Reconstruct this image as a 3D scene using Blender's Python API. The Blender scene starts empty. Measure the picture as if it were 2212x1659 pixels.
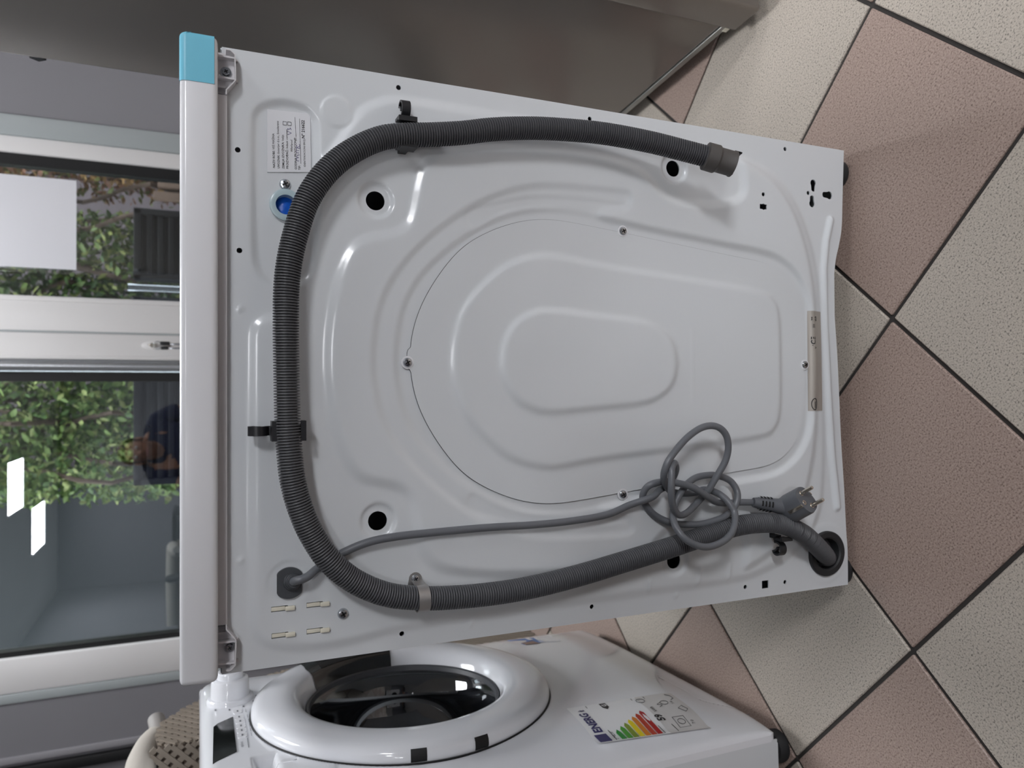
import bpy, bmesh, math, random
import numpy as np
from mathutils import Vector, Matrix
from mathutils.geometry import delaunay_2d_cdt, tessellate_polygon

S = bpy.context.scene
COL = S.collection
PI = math.pi
random.seed(7)

# ---------------------------------------------------------------- camera
cam_d = bpy.data.cameras.new('camera')
cam = bpy.data.objects.new('camera', cam_d)
COL.objects.link(cam)
FW = Vector((0.011072, 0.919599, -0.392701))
RT = Vector((0.999928, -0.011989, 0.000117))
UP = Vector((0.004600, 0.392674, 0.919666))
# the photographer held the phone upright and the file is turned a quarter turn: picture right = world down
mx = Matrix((-UP, RT, -FW)).transposed().to_4x4()
mx.translation = Vector((-0.0326, -0.7531, 0.8392))
cam.matrix_world = mx
cam_d.sensor_fit = 'HORIZONTAL'
cam_d.sensor_width = 36.0
cam_d.lens = 26.04
cam_d.clip_start = 0.02
cam_d.dof.use_dof = True
cam_d.dof.focus_distance = 0.80
cam_d.dof.aperture_fstop = 7.4
S.camera = cam

# ---------------------------------------------------------------- world, exposure, lamps
W = bpy.data.worlds.new('overcast_sky')
S.world = W
W.use_nodes = True
W.node_tree.nodes['Background'].inputs[0].default_value = (0.93, 0.96, 1.0, 1)
W.node_tree.nodes['Background'].inputs[1].default_value = 6.5
S.view_settings.view_transform = 'Standard'
S.view_settings.look = 'None'
S.view_settings.gamma = 1.0
S.view_settings.use_curve_mapping = False
S.view_settings.exposure = 0.0
CEIL = 2.7
LAMP_POWER = 36.0
# x, y, size x, size y of the ceiling panels, brightness
LAMPS = [(-1.05, -5.35, .60, .80, 1.0), (-1.72, -6.65, .60, .85, 1.0), (2.5, -3.6, .60, 1.20, 2.2), (0.4, -4.2, .60, .80, 1.0),
         (2.2, -0.7, .60, .80, .55), (0.13, 1.0, .60, .80, .75)]

# ---------------------------------------------------------------- materials
MATS = {}
def srgb(r, g, b):
    f = lambda c: (c/255/12.92) if c/255 <= .04045 else ((c/255+.055)/1.055)**2.4
    return (f(r), f(g), f(b), 1)
def mat(name, rgb, rough=.5, metal=0., spec=.5, coat=0., bump=0., bscale=200., var=0., vscale=6., emis=0., alpha=1.):
    if name in MATS: return MATS[name]
    m = bpy.data.materials.new(name); m.use_nodes = True
    nt = m.node_tree; b = nt.nodes['Principled BSDF']
    c = srgb(*rgb)
    b.inputs['Base Color'].default_value = c
    b.inputs['Roughness'].default_value = rough
    b.inputs['Metallic'].default_value = metal
    b.inputs['Specular IOR Level'].default_value = spec
    b.inputs['Coat Weight'].default_value = coat
    b.inputs['Coat Roughness'].default_value = .08
    tc = nt.nodes.new('ShaderNodeTexCoord')
    if var:
        n = nt.nodes.new('ShaderNodeTexNoise'); n.inputs['Scale'].default_value = vscale; n.inputs['Detail'].default_value = 4
        nt.links.new(tc.outputs['Object'], n.inputs['Vector'])
        r = nt.nodes.new('ShaderNodeMapRange'); r.inputs['To Min'].default_value = 1-var; r.inputs['To Max'].default_value = 1+var
        nt.links.new(n.outputs['Fac'], r.inputs['Value'])
        mlt = nt.nodes.new('ShaderNodeMix'); mlt.data_type = 'RGBA'; mlt.blend_type = 'MULTIPLY'; mlt.inputs[0].default_value = 1
        mlt.inputs[6].default_value = c; nt.links.new(r.outputs['Result'], mlt.inputs[7])
        nt.links.new(mlt.outputs[2], b.inputs['Base Color'])
    if bump:
        n2 = nt.nodes.new('ShaderNodeTexNoise'); n2.inputs['Scale'].default_value = bscale; n2.inputs['Detail'].default_value = 3
        nt.links.new(tc.outputs['Object'], n2.inputs['Vector'])
        bp = nt.nodes.new('ShaderNodeBump'); bp.inputs['Strength'].default_value = bump; bp.inputs['Distance'].default_value = .002
        nt.links.new(n2.outputs['Fac'], bp.inputs['Height']); nt.links.new(bp.outputs['Normal'], b.inputs['Normal'])
    if emis:
        b.inputs['Emission Color'].default_value = c; b.inputs['Emission Strength'].default_value = emis
    MATS[name] = m
    return m
def tile_mat(name, base, speck, light):
    m = bpy.data.materials.new(name); m.use_nodes = True; nt = m.node_tree; b = nt.nodes['Principled BSDF']; N = nt.nodes.new; Lk = nt.links.new
    tc = N('ShaderNodeTexCoord'); oi = N('ShaderNodeObjectInfo')
    ad = N('ShaderNodeVectorMath'); ad.operation = 'ADD'
    cx = N('ShaderNodeCombineXYZ'); mu = N('ShaderNodeMath'); mu.operation = 'MULTIPLY'; mu.inputs[1].default_value = 40
    Lk(oi.outputs['Random'], mu.inputs[0]); Lk(mu.outputs[0], cx.inputs[0]); Lk(mu.outputs[0], cx.inputs[1])
    Lk(tc.outputs['Object'], ad.inputs[0]); Lk(cx.outputs[0], ad.inputs[1])
    n = N('ShaderNodeTexNoise'); n.inputs['Scale'].default_value = 440; n.inputs['Detail'].default_value = 2.5; n.inputs['Roughness'].default_value = .6
    Lk(ad.outputs[0], n.inputs['Vector'])
    cr = N('ShaderNodeValToRGB'); e = cr.color_ramp.elements
    e[0].position = .31; e[0].color = srgb(*speck); e[1].position = .45; e[1].color = srgb(*base)
    el = cr.color_ramp.elements.new(.68); el.color = srgb(*light)
    Lk(n.outputs['Fac'], cr.inputs[0])
    n2 = N('ShaderNodeTexNoise'); n2.inputs['Scale'].default_value = 9; n2.inputs['Detail'].default_value = 3; Lk(ad.outputs[0], n2.inputs['Vector'])
    mr = N('ShaderNodeMapRange'); mr.inputs['To Min'].default_value = .93; mr.inputs['To Max'].default_value = 1.06; Lk(n2.outputs['Fac'], mr.inputs['Value'])
    mi = N('ShaderNodeMix'); mi.data_type = 'RGBA'; mi.blend_type = 'MULTIPLY'; mi.inputs[0].default_value = 1
    Lk(cr.outputs[0], mi.inputs[6]); Lk(mr.outputs['Result'], mi.inputs[7]); Lk(mi.outputs[2], b.inputs['Base Color'])
    bp = N('ShaderNodeBump'); bp.inputs['Strength'].default_value = .25; bp.inputs['Distance'].default_value = .001
    Lk(n.outputs['Fac'], bp.inputs['Height']); Lk(bp.outputs['Normal'], b.inputs['Normal'])
    b.inputs['Roughness'].default_value = .42
    MATS[name] = m; return m
def glass_mat(name, tint, fac, rough=0.):
    m = bpy.data.materials.new(name); m.use_nodes = True; nt = m.node_tree
    for n in list(nt.nodes): nt.nodes.remove(n)
    o = nt.nodes.new('ShaderNodeOutputMaterial'); mx_ = nt.nodes.new('ShaderNodeMixShader')
    t = nt.nodes.new('ShaderNodeBsdfTransparent'); g = nt.nodes.new('ShaderNodeBsdfGlossy')
    t.inputs[0].default_value = (*tint, 1); g.inputs['Roughness'].default_value = rough; g.inputs[0].default_value = (.9, .93, .95, 1)
    mx_.inputs[0].default_value = fac
    nt.links.new(t.outputs[0], mx_.inputs[1]); nt.links.new(g.outputs[0], mx_.inputs[2]); nt.links.new(mx_.outputs[0], o.inputs[0])
    MATS[name] = m; return m

ENAMEL = mat('white_enamel', (215, 219, 222), .20, spec=.55, bump=.02, bscale=500)
PLASTIC = mat('white_plastic', (226, 227, 230), .22, spec=.5)
PLASTIC_GL = mat('glossy_white_plastic', (232, 234, 238), .10, spec=.55)
PLASTIC_GR = mat('grey_translucent_plastic', (212, 210, 212), .4)
TAPE = mat('blue_tape', (118, 196, 220), .35, spec=.4, var=.03, vscale=30)
HOSE = mat('charcoal_rubber', (84, 85, 88), .40, spec=.4)
CUFF = mat('dark_taupe_rubber', (82, 79, 77), .5, spec=.35)
CORD = mat('grey_cord', (104, 107, 112), .32, spec=.45)
BLACKP = mat('black_plastic', (34, 35, 38), .38)
BLACKR = mat('black_rubber', (38, 39, 41), .55)
STEEL = mat('zinc_steel', (190, 194, 198), .22, metal=1.)
BRASS = mat('nickel_pin', (225, 218, 205), .22, metal=1.)
DARK = mat('dark_slot', (12, 12, 13), .6)
STRAP = mat('aluminium_strap', (176, 174, 172), .35, metal=.7)
IVORY = mat('ivory_plastic', (226, 222, 205), .4)
PAPER = mat('label_paper', (222, 224, 228), .45)
INK = mat('black_ink', (28, 28, 30), .5)
PEN = mat('violet_pen_ink', (128, 124, 160), .5)
SILVER = mat('silver_label', (172, 166, 158), .4, metal=.25)
AQUA = mat('pale_aqua_plastic', (176, 196, 202), .25)
BLUEF = mat('blue_filter', (24, 92, 196), .3)
FRIDGE = mat('dark_grey_coated_steel', (126, 120, 115), .26, metal=.5, spec=.5, bump=.03, bscale=900, var=.04, vscale=4)
FRIDGE_TRIM = mat('grey_metal_trim', (150, 150, 146), .3, metal=.7)
WALL = mat('grey_wall_paint', (128, 127, 132), .6, var=.04, vscale=3)
WALL_IN = mat('room_wall_paint', (112, 112, 116), .7)
CEILM = mat('ceiling_white', (226, 225, 222), .8)
UPVC = mat('white_window_frame', (224, 223, 222), .3, var=.015, vscale=12)
UPVC_G = mat('pale_grey_trim', (164, 171, 172), .4)
GASKET = mat('black_gasket', (16, 17, 18), .5)
BAR = mat('satin_bar', (196, 199, 202), .25, metal=.8)
GROUT = mat('dark_grout', (52, 49, 47), .8, bump=.2, bscale=400)
PINK = tile_mat('pink_granite_tile', (160, 140, 130), (108, 91, 84), (182, 163, 152))
CREAM = tile_mat('cream_granite_tile', (182, 173, 161), (104, 98, 92), (200, 191, 179))
GLASS = glass_mat('window_glass', (.84, .88, .89), .19)
GLASS2 = glass_mat('door_bowl_glass', (.40, .41, .44), .13)
SHEET = mat('white_paper_sheet', (222, 223, 228), .6)
LED = [mat('lamp_diffuser_%d' % i, (250, 251, 255), .5, emis=LAMP_POWER*l[4]) for i, l in enumerate(LAMPS)]
DRUM = mat('drum_steel', (120, 122, 126), .28, metal=.9)
RUBG = mat('grey_door_gasket', (70, 72, 76), .45)
SCREEN = mat('dark_display', (16, 20, 18), .08, spec=.6)
GREYINK = mat('grey_print', (120, 122, 128), .5)
BLUEP = mat('blue_print', (66, 116, 186), .4)
LBLUE = mat('light_blue_print', (150, 190, 220), .4)
BROWNP = mat('brown_print', (140, 110, 96), .4)
NAVY = mat('navy_print', (46, 44, 100), .4)
CANE = mat('woven_cane', (136, 126, 114), .6, var=.2, vscale=14)
CANE_D = mat('dark_cane_backing', (84, 72, 62), .8, var=.2, vscale=10)
PAD = mat('beige_padding', (196, 190, 180), .75, var=.10, vscale=9, bump=.3, bscale=60)

# ---------------------------------------------------------------- mesh helpers
class MB:
    def __init__(s): s.v = []; s.f = []; s.m = []
    def add(s, v, f, mi=0):
        o = len(s.v); s.v.extend([tuple(map(float, p)) for p in v]); s.f.extend([tuple(i+o for i in q) for q in f]); s.m.extend([mi]*len(f)); return s
    def box(s, x0, x1, y0, y1, z0, z1, bev=0., mi=0, seg=2, M=None):
        bm = bmesh.new(); bmesh.ops.create_cube(bm, size=1)
        for p in bm.verts: p.co = Vector(((x0+x1)/2+p.co.x*(x1-x0), (y0+y1)/2+p.co.y*(y1-y0), (z0+z1)/2+p.co.z*(z1-z0)))
        if bev: bmesh.ops.bevel(bm, geom=bm.edges[:], offset=bev, segments=seg, profile=.5, affect='EDGES')
        bm.verts.index_update()
        v = [(M @ p.co if M else p.co) for p in bm.verts]
        s.add(v, [[q.index for q in fc.verts] for fc in bm.faces], mi); bm.free(); return s
    def lathe(s, prof, M=None, n=32, mi=0, a0=0., a1=2*PI):
        full = abs(a1-a0-2*PI) < 1e-6; k = n if full else n+1
        v = []; f = []
        for r, h in prof:
            for i in range(k):
                a = a0+(a1-a0)*i/n; p = Vector((r*math.cos(a), r*math.sin(a), h)); v.append(M @ p if M else p)
        for j in range(len(prof)-1):
            for i in range(n):
                a = j*k+i; b = j*k+(i+1) % k if full else j*k+i+1
                f.append((a, b, b+k, a+k))
        return s.add(v, f, mi)
    def tube(s, pts, r, n=12, mi=0, caps=True):
        pts = [Vector(p) for p in pts]; R = r if isinstance(r, (list, tuple, np.ndarray)) else [r]*len(pts)
        t = [(pts[min(i+1, len(pts)-1)]-pts[max(i-1, 0)]).normalized() for i in range(len(pts))]
        nn = t[0].orthogonal().normalized(); v = []; f = []
        for i, p in enumerate(pts):
            nn = (nn - t[i]*nn.dot(t[i])).normalized(); bb = t[i].cross(nn)
            for k in range(n):
                a = 2*PI*k/n; v.append(p+(nn*math.cos(a)+bb*math.sin(a))*R[i])
        for i in range(len(pts)-1):
            for k in range(n):
                a = i*n+k; b = i*n+(k+1) % n; f.append((a, b, b+n, a+n))
        if caps:
            f.append(tuple(range(n-1, -1, -1))); f.append(tuple(range((len(pts)-1)*n, len(pts)*n)))
        return s.add(v, f, mi)
    def prism(s, poly, h0, h1, fn, mi=0):
        n = len(poly); tr = tessellate_polygon([[Vector((a, b, 0)) for a, b in poly]])
        v = [fn(a, b, h0) for a, b in poly]+[fn(a, b, h1) for a, b in poly]
        f = [tuple(t) for t in tr]+[tuple(i+n for i in t[::-1]) for t in tr]+[(i, (i+1) % n, (i+1) % n+n, i+n) for i in range(n)]
        return s.add(v, f, mi)
    def ribbon(s, line, t, w, fn, mi=0):
        """a strip of thickness t that follows a 2-D line and is w wide across it"""
        P = [Vector(p) for p in line]; v = []; f = []; n = len(P)
        for i, p in enumerate(P):
            d = (P[min(i+1, n-1)]-P[max(i-1, 0)]).normalized(); q = Vector((-d.y, d.x))
            for a, b in ((.5, -.5), (.5, .5), (-.5, .5), (-.5, -.5)):
                c = p+q*a*t; v.append(fn(c.x, c.y, b*w))
        for i in range(n-1):
            for k in range(4): f.append((i*4+k, i*4+(k+1) % 4, i*4+4+(k+1) % 4, i*4+4+k))
        f += [(3, 2, 1, 0), tuple(range(4*n-4, 4*n))]
        return s.add(v, f, mi)
    def mesh(s, name, mats, sharp=35):
        me = bpy.data.meshes.new(name); me.from_pydata(s.v, [], s.f)
        for q in (mats if isinstance(mats, (list, tuple)) else [mats]): me.materials.append(q)
        me.polygons.foreach_set('material_index', s.m)
        bm = bmesh.new(); bm.from_mesh(me); bmesh.ops.recalc_face_normals(bm, faces=bm.faces[:]); bm.to_mesh(me); bm.free()
        me.shade_smooth(); me.set_sharp_from_angle(angle=math.radians(sharp))
        return me
    def build(s, name, mats, parent=None, sharp=35, **pr):
        o = bpy.data.objects.new(name, s.mesh(name, mats, sharp)); COL.objects.link(o)
        if parent: o.parent = parent
        for k, q in pr.items(): o[k] = q
        return o
def thing(name, label, cat, loc=(0, 0, 0), rz=0., group=None):
    o = bpy.data.objects.new(name, None); COL.objects.link(o); o.empty_display_size = .05
    o.location = loc; o.rotation_euler = (0, 0, rz); o['label'] = label; o['category'] = cat
    if group: o['group'] = group
    return o
def tag(o, label, cat, group=None):
    o['label'] = label; o['category'] = cat
    if group: o['group'] = group
    return o
def struct(o): o['kind'] = 'structure'; return o
def axis_mat(origin, axis):
    z = Vector(axis).normalized(); x = z.orthogonal().normalized(); y = z.cross(x)
    m = Matrix((x, y, z)).transposed().to_4x4(); m.translation = Vector(origin); return m
def closed_curve(pts, k=4):
    P = np.array(pts, float); n = len(P); out = []
    for i in range(n):
        a, b, c, d = P[i-1], P[i], P[(i+1) % n], P[(i+2) % n]
        for t in np.arange(k)/k: out.append(.5*((2*b)+(c-a)*t+(2*a-5*b+4*c-d)*t*t+(-a+3*b-3*c+d)*t**3))
    return np.array(out)
def open_curve(pts, k=8):
    P = np.array(pts, float); P = np.vstack([2*P[0]-P[1], P, 2*P[-1]-P[-2]]); out = []
    for i in range(1, len(P)-2):
        a, b, c, d = P[i-1:i+3]
        for t in np.arange(k)/k: out.append(.5*((2*b)+(c-a)*t+(2*a-5*b+4*c-d)*t*t+(-a+3*b-3*c+d)*t**3))
    out.append(P[-2]); return np.array(out)
def resample(C, step):
    d = np.r_[0, np.cumsum(np.linalg.norm(np.diff(C, axis=0), axis=1))]; n = max(2, int(round(d[-1]/step)))
    s = np.linspace(0, d[-1], n+1); return np.stack([np.interp(s, d, C[:, i]) for i in range(C.shape[1])], 1)
def sdf(X, Z, poly):
    best = np.full(X.shape, 1e9); ins = np.zeros(X.shape, bool); n = len(poly)
    for i in range(n):
        ax, az = poly[i]; bx, bz = poly[(i+1) % n]; dx, dz = bx-ax, bz-az; l2 = dx*dx+dz*dz
        if l2 < 1e-16: continue
        t = np.clip(((X-ax)*dx+(Z-az)*dz)/l2, 0, 1); best = np.minimum(best, (X-ax-t*dx)**2+(Z-az-t*dz)**2)
        if dz: ins ^= ((az > Z) != (bz > Z)) & (X < ax+(Z-az)*dx/dz)
    return np.where(ins, -1, 1)*np.sqrt(best)
def dist_line(X, Z, line):
    best = np.full(X.shape, 1e9)
    for (ax, az), (bx, bz) in zip(line[:-1], line[1:]):
        dx, dz = bx-ax, bz-az; t = np.clip(((X-ax)*dx+(Z-az)*dz)/(dx*dx+dz*dz), 0, 1)
        best = np.minimum(best, (X-ax-t*dx)**2+(Z-az-t*dz)**2)
    return np.sqrt(best)
def stepf(sd, w):
    t = np.clip(.5-sd/w, 0, 1); return t*t*(3-2*t)
def circ(cx, cz, r, n=28, rz=None):
    return [(cx+r*math.cos(2*PI*i/n), cz+(rz or r)*math.sin(2*PI*i/n)) for i in range(n)]
def sheet(outer, holes, step, hf, lip=.0, hole_lip=.0):
    """triangulated pressed sheet in the x-z plane with true openings; hf gives the relief towards -y"""
    outer = np.array(outer); x0, z0 = outer.min(0); x1, z1 = outer.max(0)
    gx = np.arange(x0+step/2, x1, step); gz = np.arange(z0+step/2, z1, step)
    X, Z = [a.ravel() for a in np.meshgrid(gx, gz)]
    keep = sdf(X, Z, outer) < -step*.35
    for h in holes:
        h = np.array(h); a = h.min(0)-step; b = h.max(0)+step
        c = np.where((X > a[0]) & (X < b[0]) & (Z > a[1]) & (Z < b[1]))[0]
        if len(c): keep[c] &= sdf(X[c], Z[c], h) > step*.35
    pts = [Vector(p) for p in zip(X[keep], Z[keep])]; edges = []; lab = [-1]*len(pts); loops = [outer]+[np.array(h) for h in holes]
    for li, lp in enumerate(loops):
        b = len(pts); n = len(lp); pts += [Vector(p) for p in lp]; lab += [li]*n; edges += [(b+i, b+(i+1) % n) for i in range(n)]
    vs, es, fs, ov = delaunay_2d_cdt(pts, edges, [], 0, 1e-6)[:4]
    V = np.array([tuple(p) for p in vs]); Fc = np.array(fs); lb = np.array([max([lab[k] for k in o], default=-1) for o in ov])
    fl = lb[Fc]; sus = np.where((fl[:, 0] >= 0) & (fl[:, 0] == fl[:, 1]) & (fl[:, 1] == fl[:, 2]))[0]; drop = np.zeros(len(Fc), bool)
    for i in sus:
        c = V[Fc[i]].mean(0); s_ = sdf(c[:1], c[1:], loops[fl[i, 0]])[0]
        drop[i] = (s_ > 0) if fl[i, 0] == 0 else (s_ < 0)
    Fc = Fc[~drop]; hh = hf(V[:, 0], V[:, 1])
    v = [(a, -h, b) for (a, b), h in zip(V, hh)]; f = [tuple(q) for q in Fc.tolist()]
    for li, lp in enumerate(loops):
        d = lip if li == 0 else hole_lip
        if not d: continue
        hl = hf(lp[:, 0], lp[:, 1]); o = len(v); n = len(lp)
        v += [(a, -h, b) for (a, b), h in zip(lp, hl)]+[(a, -h+d, b) for (a, b), h in zip(lp, hl)]
        f += [(o+i, o+(i+1) % n, o+n+(i+1) % n, o+n+i) for i in range(n)]
    return v, f
TXT = {}
def text_geo(s, size, bold=0., align='LEFT'):
    k = (s, bold, align)
    if k not in TXT:
        c = bpy.data.curves.new('lettering', 'FONT'); c.body = s; c.size = 1; c.resolution_u = 2; c.offset = bold; c.align_x = align; c.fill_mode = 'FRONT'
        o = bpy.data.objects.new('lettering', c); me = bpy.data.meshes.new_from_object(o)
        TXT[k] = ([(v.co.x, v.co.y) for v in me.vertices], [tuple(p.vertices) for p in me.polygons])
        bpy.data.objects.remove(o); bpy.data.curves.remove(c); bpy.data.meshes.remove(me)
    v, f = TXT[k]; return [(a*size, b*size) for a, b in v], f
def screw(name, M, parent, r=.0045, h=.0026, hexw=0.):
    m = MB()
    if hexw:
        m.lathe([(0, 0), (hexw, 0), (hexw, .0008), (hexw*.9, .0012), (r*1.05, .0012)], M, 24)
        m.lathe([(r*1.02, .001), (r*1.02, h), (r*.9, h+.0006), (0, h+.0007)], M, 6)
    else:
        m.lathe([(r, 0), (r*.98, h*.35), (r*.8, h*.78), (r*.45, h*.97), (0, h)], M, 20)
    t = h+(.0009 if hexw else .0001)
    for a in (.5, .5+PI/2):
        R = M @ Matrix.Rotation(a, 4, 'Z'); m.box(-r*.55, r*.55, -r*.13, r*.13, t-.001, t+.00012, 0, 1, M=R)
    return m.build(name, [STEEL, DARK], parent)
def near_y(o, x, z): return Matrix.Translation((x, -float(o(np.array([x]), np.array([z]))[0]), z)) @ Matrix.Rotation(PI/2, 4, 'X')

# ---------------------------------------------------------------- room shell
RX0, RX1, RY0, WY = -2.9, 3.2, -8.2, 1.80
fl = struct(MB().box(RX0, RX1, RY0, WY+.06, -.06, -.0035).build('floor', GROUT))
ANG = math.radians(138.5); PITCH = .3022
D1 = Vector((math.cos(ANG), math.sin(ANG))); D2 = Vector((math.sin(ANG), -math.cos(ANG)))
NODE = Vector((0.0618,-0.0557))
g = PITCH-.0056
tm = {}
for nm, M_ in (('pink', PINK), ('cream', CREAM)):
    tm[nm] = MB().box(-g/2, g/2, -g/2, g/2, -.007, 0, .0014, 0, 1).mesh('floor_tile', M_)
for i in range(-30, 31):
    for j in range(-30, 31):
        c = NODE+D1*(PITCH*(i+.5))+D2*(PITCH*(j+.5))
        if not (RX0+.15 < c.x < RX1-.15 and -1.6 < c.y < WY-.17): continue
        o = bpy.data.objects.new('floor_tile', tm['cream' if (i+j) % 2 == 0 else 'pink']); COL.objects.link(o); o.parent = fl
        o.location = (c.x, c.y, 0); o.rotation_euler = (0, 0, ANG)
struct(MB().box(RX0, RX1, RY0, WY+.25, CEIL, CEIL+.08).build('ceiling', CEILM))
struct(MB().box(RX0-.1, RX0, RY0, WY+.25, -.06, CEIL).build('wall_left', WALL_IN))
struct(MB().box(RX1, RX1+.1, RY0, WY+.25, -.06, CEIL).build('wall_right', WALL_IN))
struct(MB().box(RX0, RX1, RY0-.1, RY0, -.06, CEIL).build('wall_front', WALL_IN))
# window wall: two grey flanks, sill below nothing (full height door), header above
WXL, WXR, WTOP = -.925, .783, 2.35
wb = MB().box(RX0, WXL, WY, WY+.25, -.06, CEIL).box(WXR, RX1, WY, WY+.25, -.06, CEIL).box(WXL, WXR, WY, WY+.25, WTOP, CEIL)
struct(wb.build('wall_back', WALL))
def vbar(mb, x0, x1, y0, y1, z0, z1, bev=.004): return mb.box(x0, x1, y0, y1, z0, z1, bev)
# window 1 (fixed, behind the machine) and door 1 (glazed leaf with lock)
w1 = struct(MB().box(.155, .259, WY, WY+.07, .02, WTOP, .006).box(.676, .725, WY, WY+.07, .02, WTOP, .006)
            .box(.259, .676, WY, WY+.07, .02, .12, .006).box(.259, .676, WY, WY+.07, WTOP-.09, WTOP, .006).build('window_1', UPVC))
MB().box(.642, .676, WY+.012, WY+.05, .12, WTOP-.09).box(.255, .2595, WY+.02, WY+.05, .12, WTOP-.09).build('gasket', GASKET, w1)
MB().box(.2590, .642, WY+.030, WY+.036, .12, WTOP-.09).build('pane', GLASS, w1)
MB().box(.242, .2572, WY-.004, WY+.01, .03, WTOP-.02, .003).build('glazing_bead', UPVC, w1)
d1 = struct(MB().box(.071, .150, WY-.012, WY+.06, .02, WTOP, .007).box(-.900, -.797, WY-.004, WY+.07, .02, WTOP, .008)
            .box(-.797, .071, WY, WY+.06, .02, .14, .006).box(-.797, .071, WY, WY+.06, WTOP-.1, WTOP, .006).build('door_1', UPVC))
MB().box(.0715, .0835, WY-.0145, WY-.004, .03, WTOP-.02, .003).build('glazing_bead', UPVC, d1)
MB().box(.150, .156, WY+.004, WY+.05, .02, WTOP).build('rebate', UPVC_G, d1)
MB().lathe([(0, .03), (.021, .03), (.021, WTOP-.02), (0, WTOP-.02)], Matrix.Translation((.053, WY+.006, 0)), 24).build('pull_bar', BAR, d1)
MB().box(.006, .036, WY+.014, WY+.05, .14, WTOP-.1).box(-.797, -.782, WY+.010, WY+.05, .14, WTOP-.1).build('gasket', GASKET, d1)
MB().box(-.790, .010, WY+.030, WY+.036, .14, WTOP-.1).build('pane', GLASS, d1)
esc = MB().lathe([(.017, 0), (.017, .004), (.013, .007), (0, .007)], Matrix.Translation((.117, WY-.012, .955)) @ Matrix.Diagonal((.8, 1, 2.2, 1)) @ Matrix.Rotation(PI/2, 4, 'X'), 24)
esc.build('lock_plate', UPVC, d1)
MB().lathe([(.0075, .006), (.0075, .012), (0, .012)], Matrix.Translation((.117, WY-.012, .962)) @ Matrix.Rotation(PI/2, 4, 'X'), 16).build('lock_cylinder', BRASS, d1)
struct(MB().box(WXL-.002, -.8995, WY-.006, WY+.06, 0, WTOP, .003).box(.7245, WXR+.002, WY-.006, WY+.06, 0, WTOP, .003).build('trim_1', UPVC_G))
struct(MB().box(WXL, WXR, WY, WY+.25, -.0035, .02).build('trim_2', UPVC_G))
# dark vertical service pipe on the grey wall at far left, beside a pale strip
struct(MB().box(-1.101, -1.080, WY-.008, WY, 0, CEIL, .003).build('trim_3', mat('wall_edge_strip', (150, 149, 153), .5)))
struct(MB().box(-1.140, -1.108, WY-.02, WY, 0, CEIL, .004).build('trim_4', GASKET))

# keys hanging in the door lock
ky = thing('key_ring', 'two keys with dark heads hanging from the lock of the white door', 'keys', (.117, WY-.024, .962))
MB().box(-.0012, .0012, -.020, .004, -.012, .012, .0008).build('key', BRASS, ky)
MB().tube([(.011*math.cos(a), -.016+.003*math.sin(a), -.015+.011*math.sin(a)) for a in np.linspace(0, 2*PI, 20)], .0011, 6).build('ring', STEEL, ky)
MB().box(-.001, .011, -.020, -.016, -.050, -.022, .003).build('key_head', BLACKP, ky)
MB().box(.001, .006, -.019, -.0175, -.082, -.050, .0006).build('key', STEEL, ky)
MB().box(-.014, -.004, -.022, -.018, -.046, -.024, .003).build('key_head', BLACKP, ky)
MB().box(-.012, -.007, -.021, -.0195, -.084, -.046, .0006).build('key', STEEL, ky)

# sheet of paper taped to the fixed pane
p0 = [(0.6163,1.1726),(0.3444,1.1746)]
sh = MB().box(p0[1][0], p0[0][0], WY+.0285, WY+.0295, p0[0][1], 1.66).build('paper_sheet', SHEET)
tag(sh, 'blank white paper sheet stuck on the window pane behind the machine', 'paper')

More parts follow.
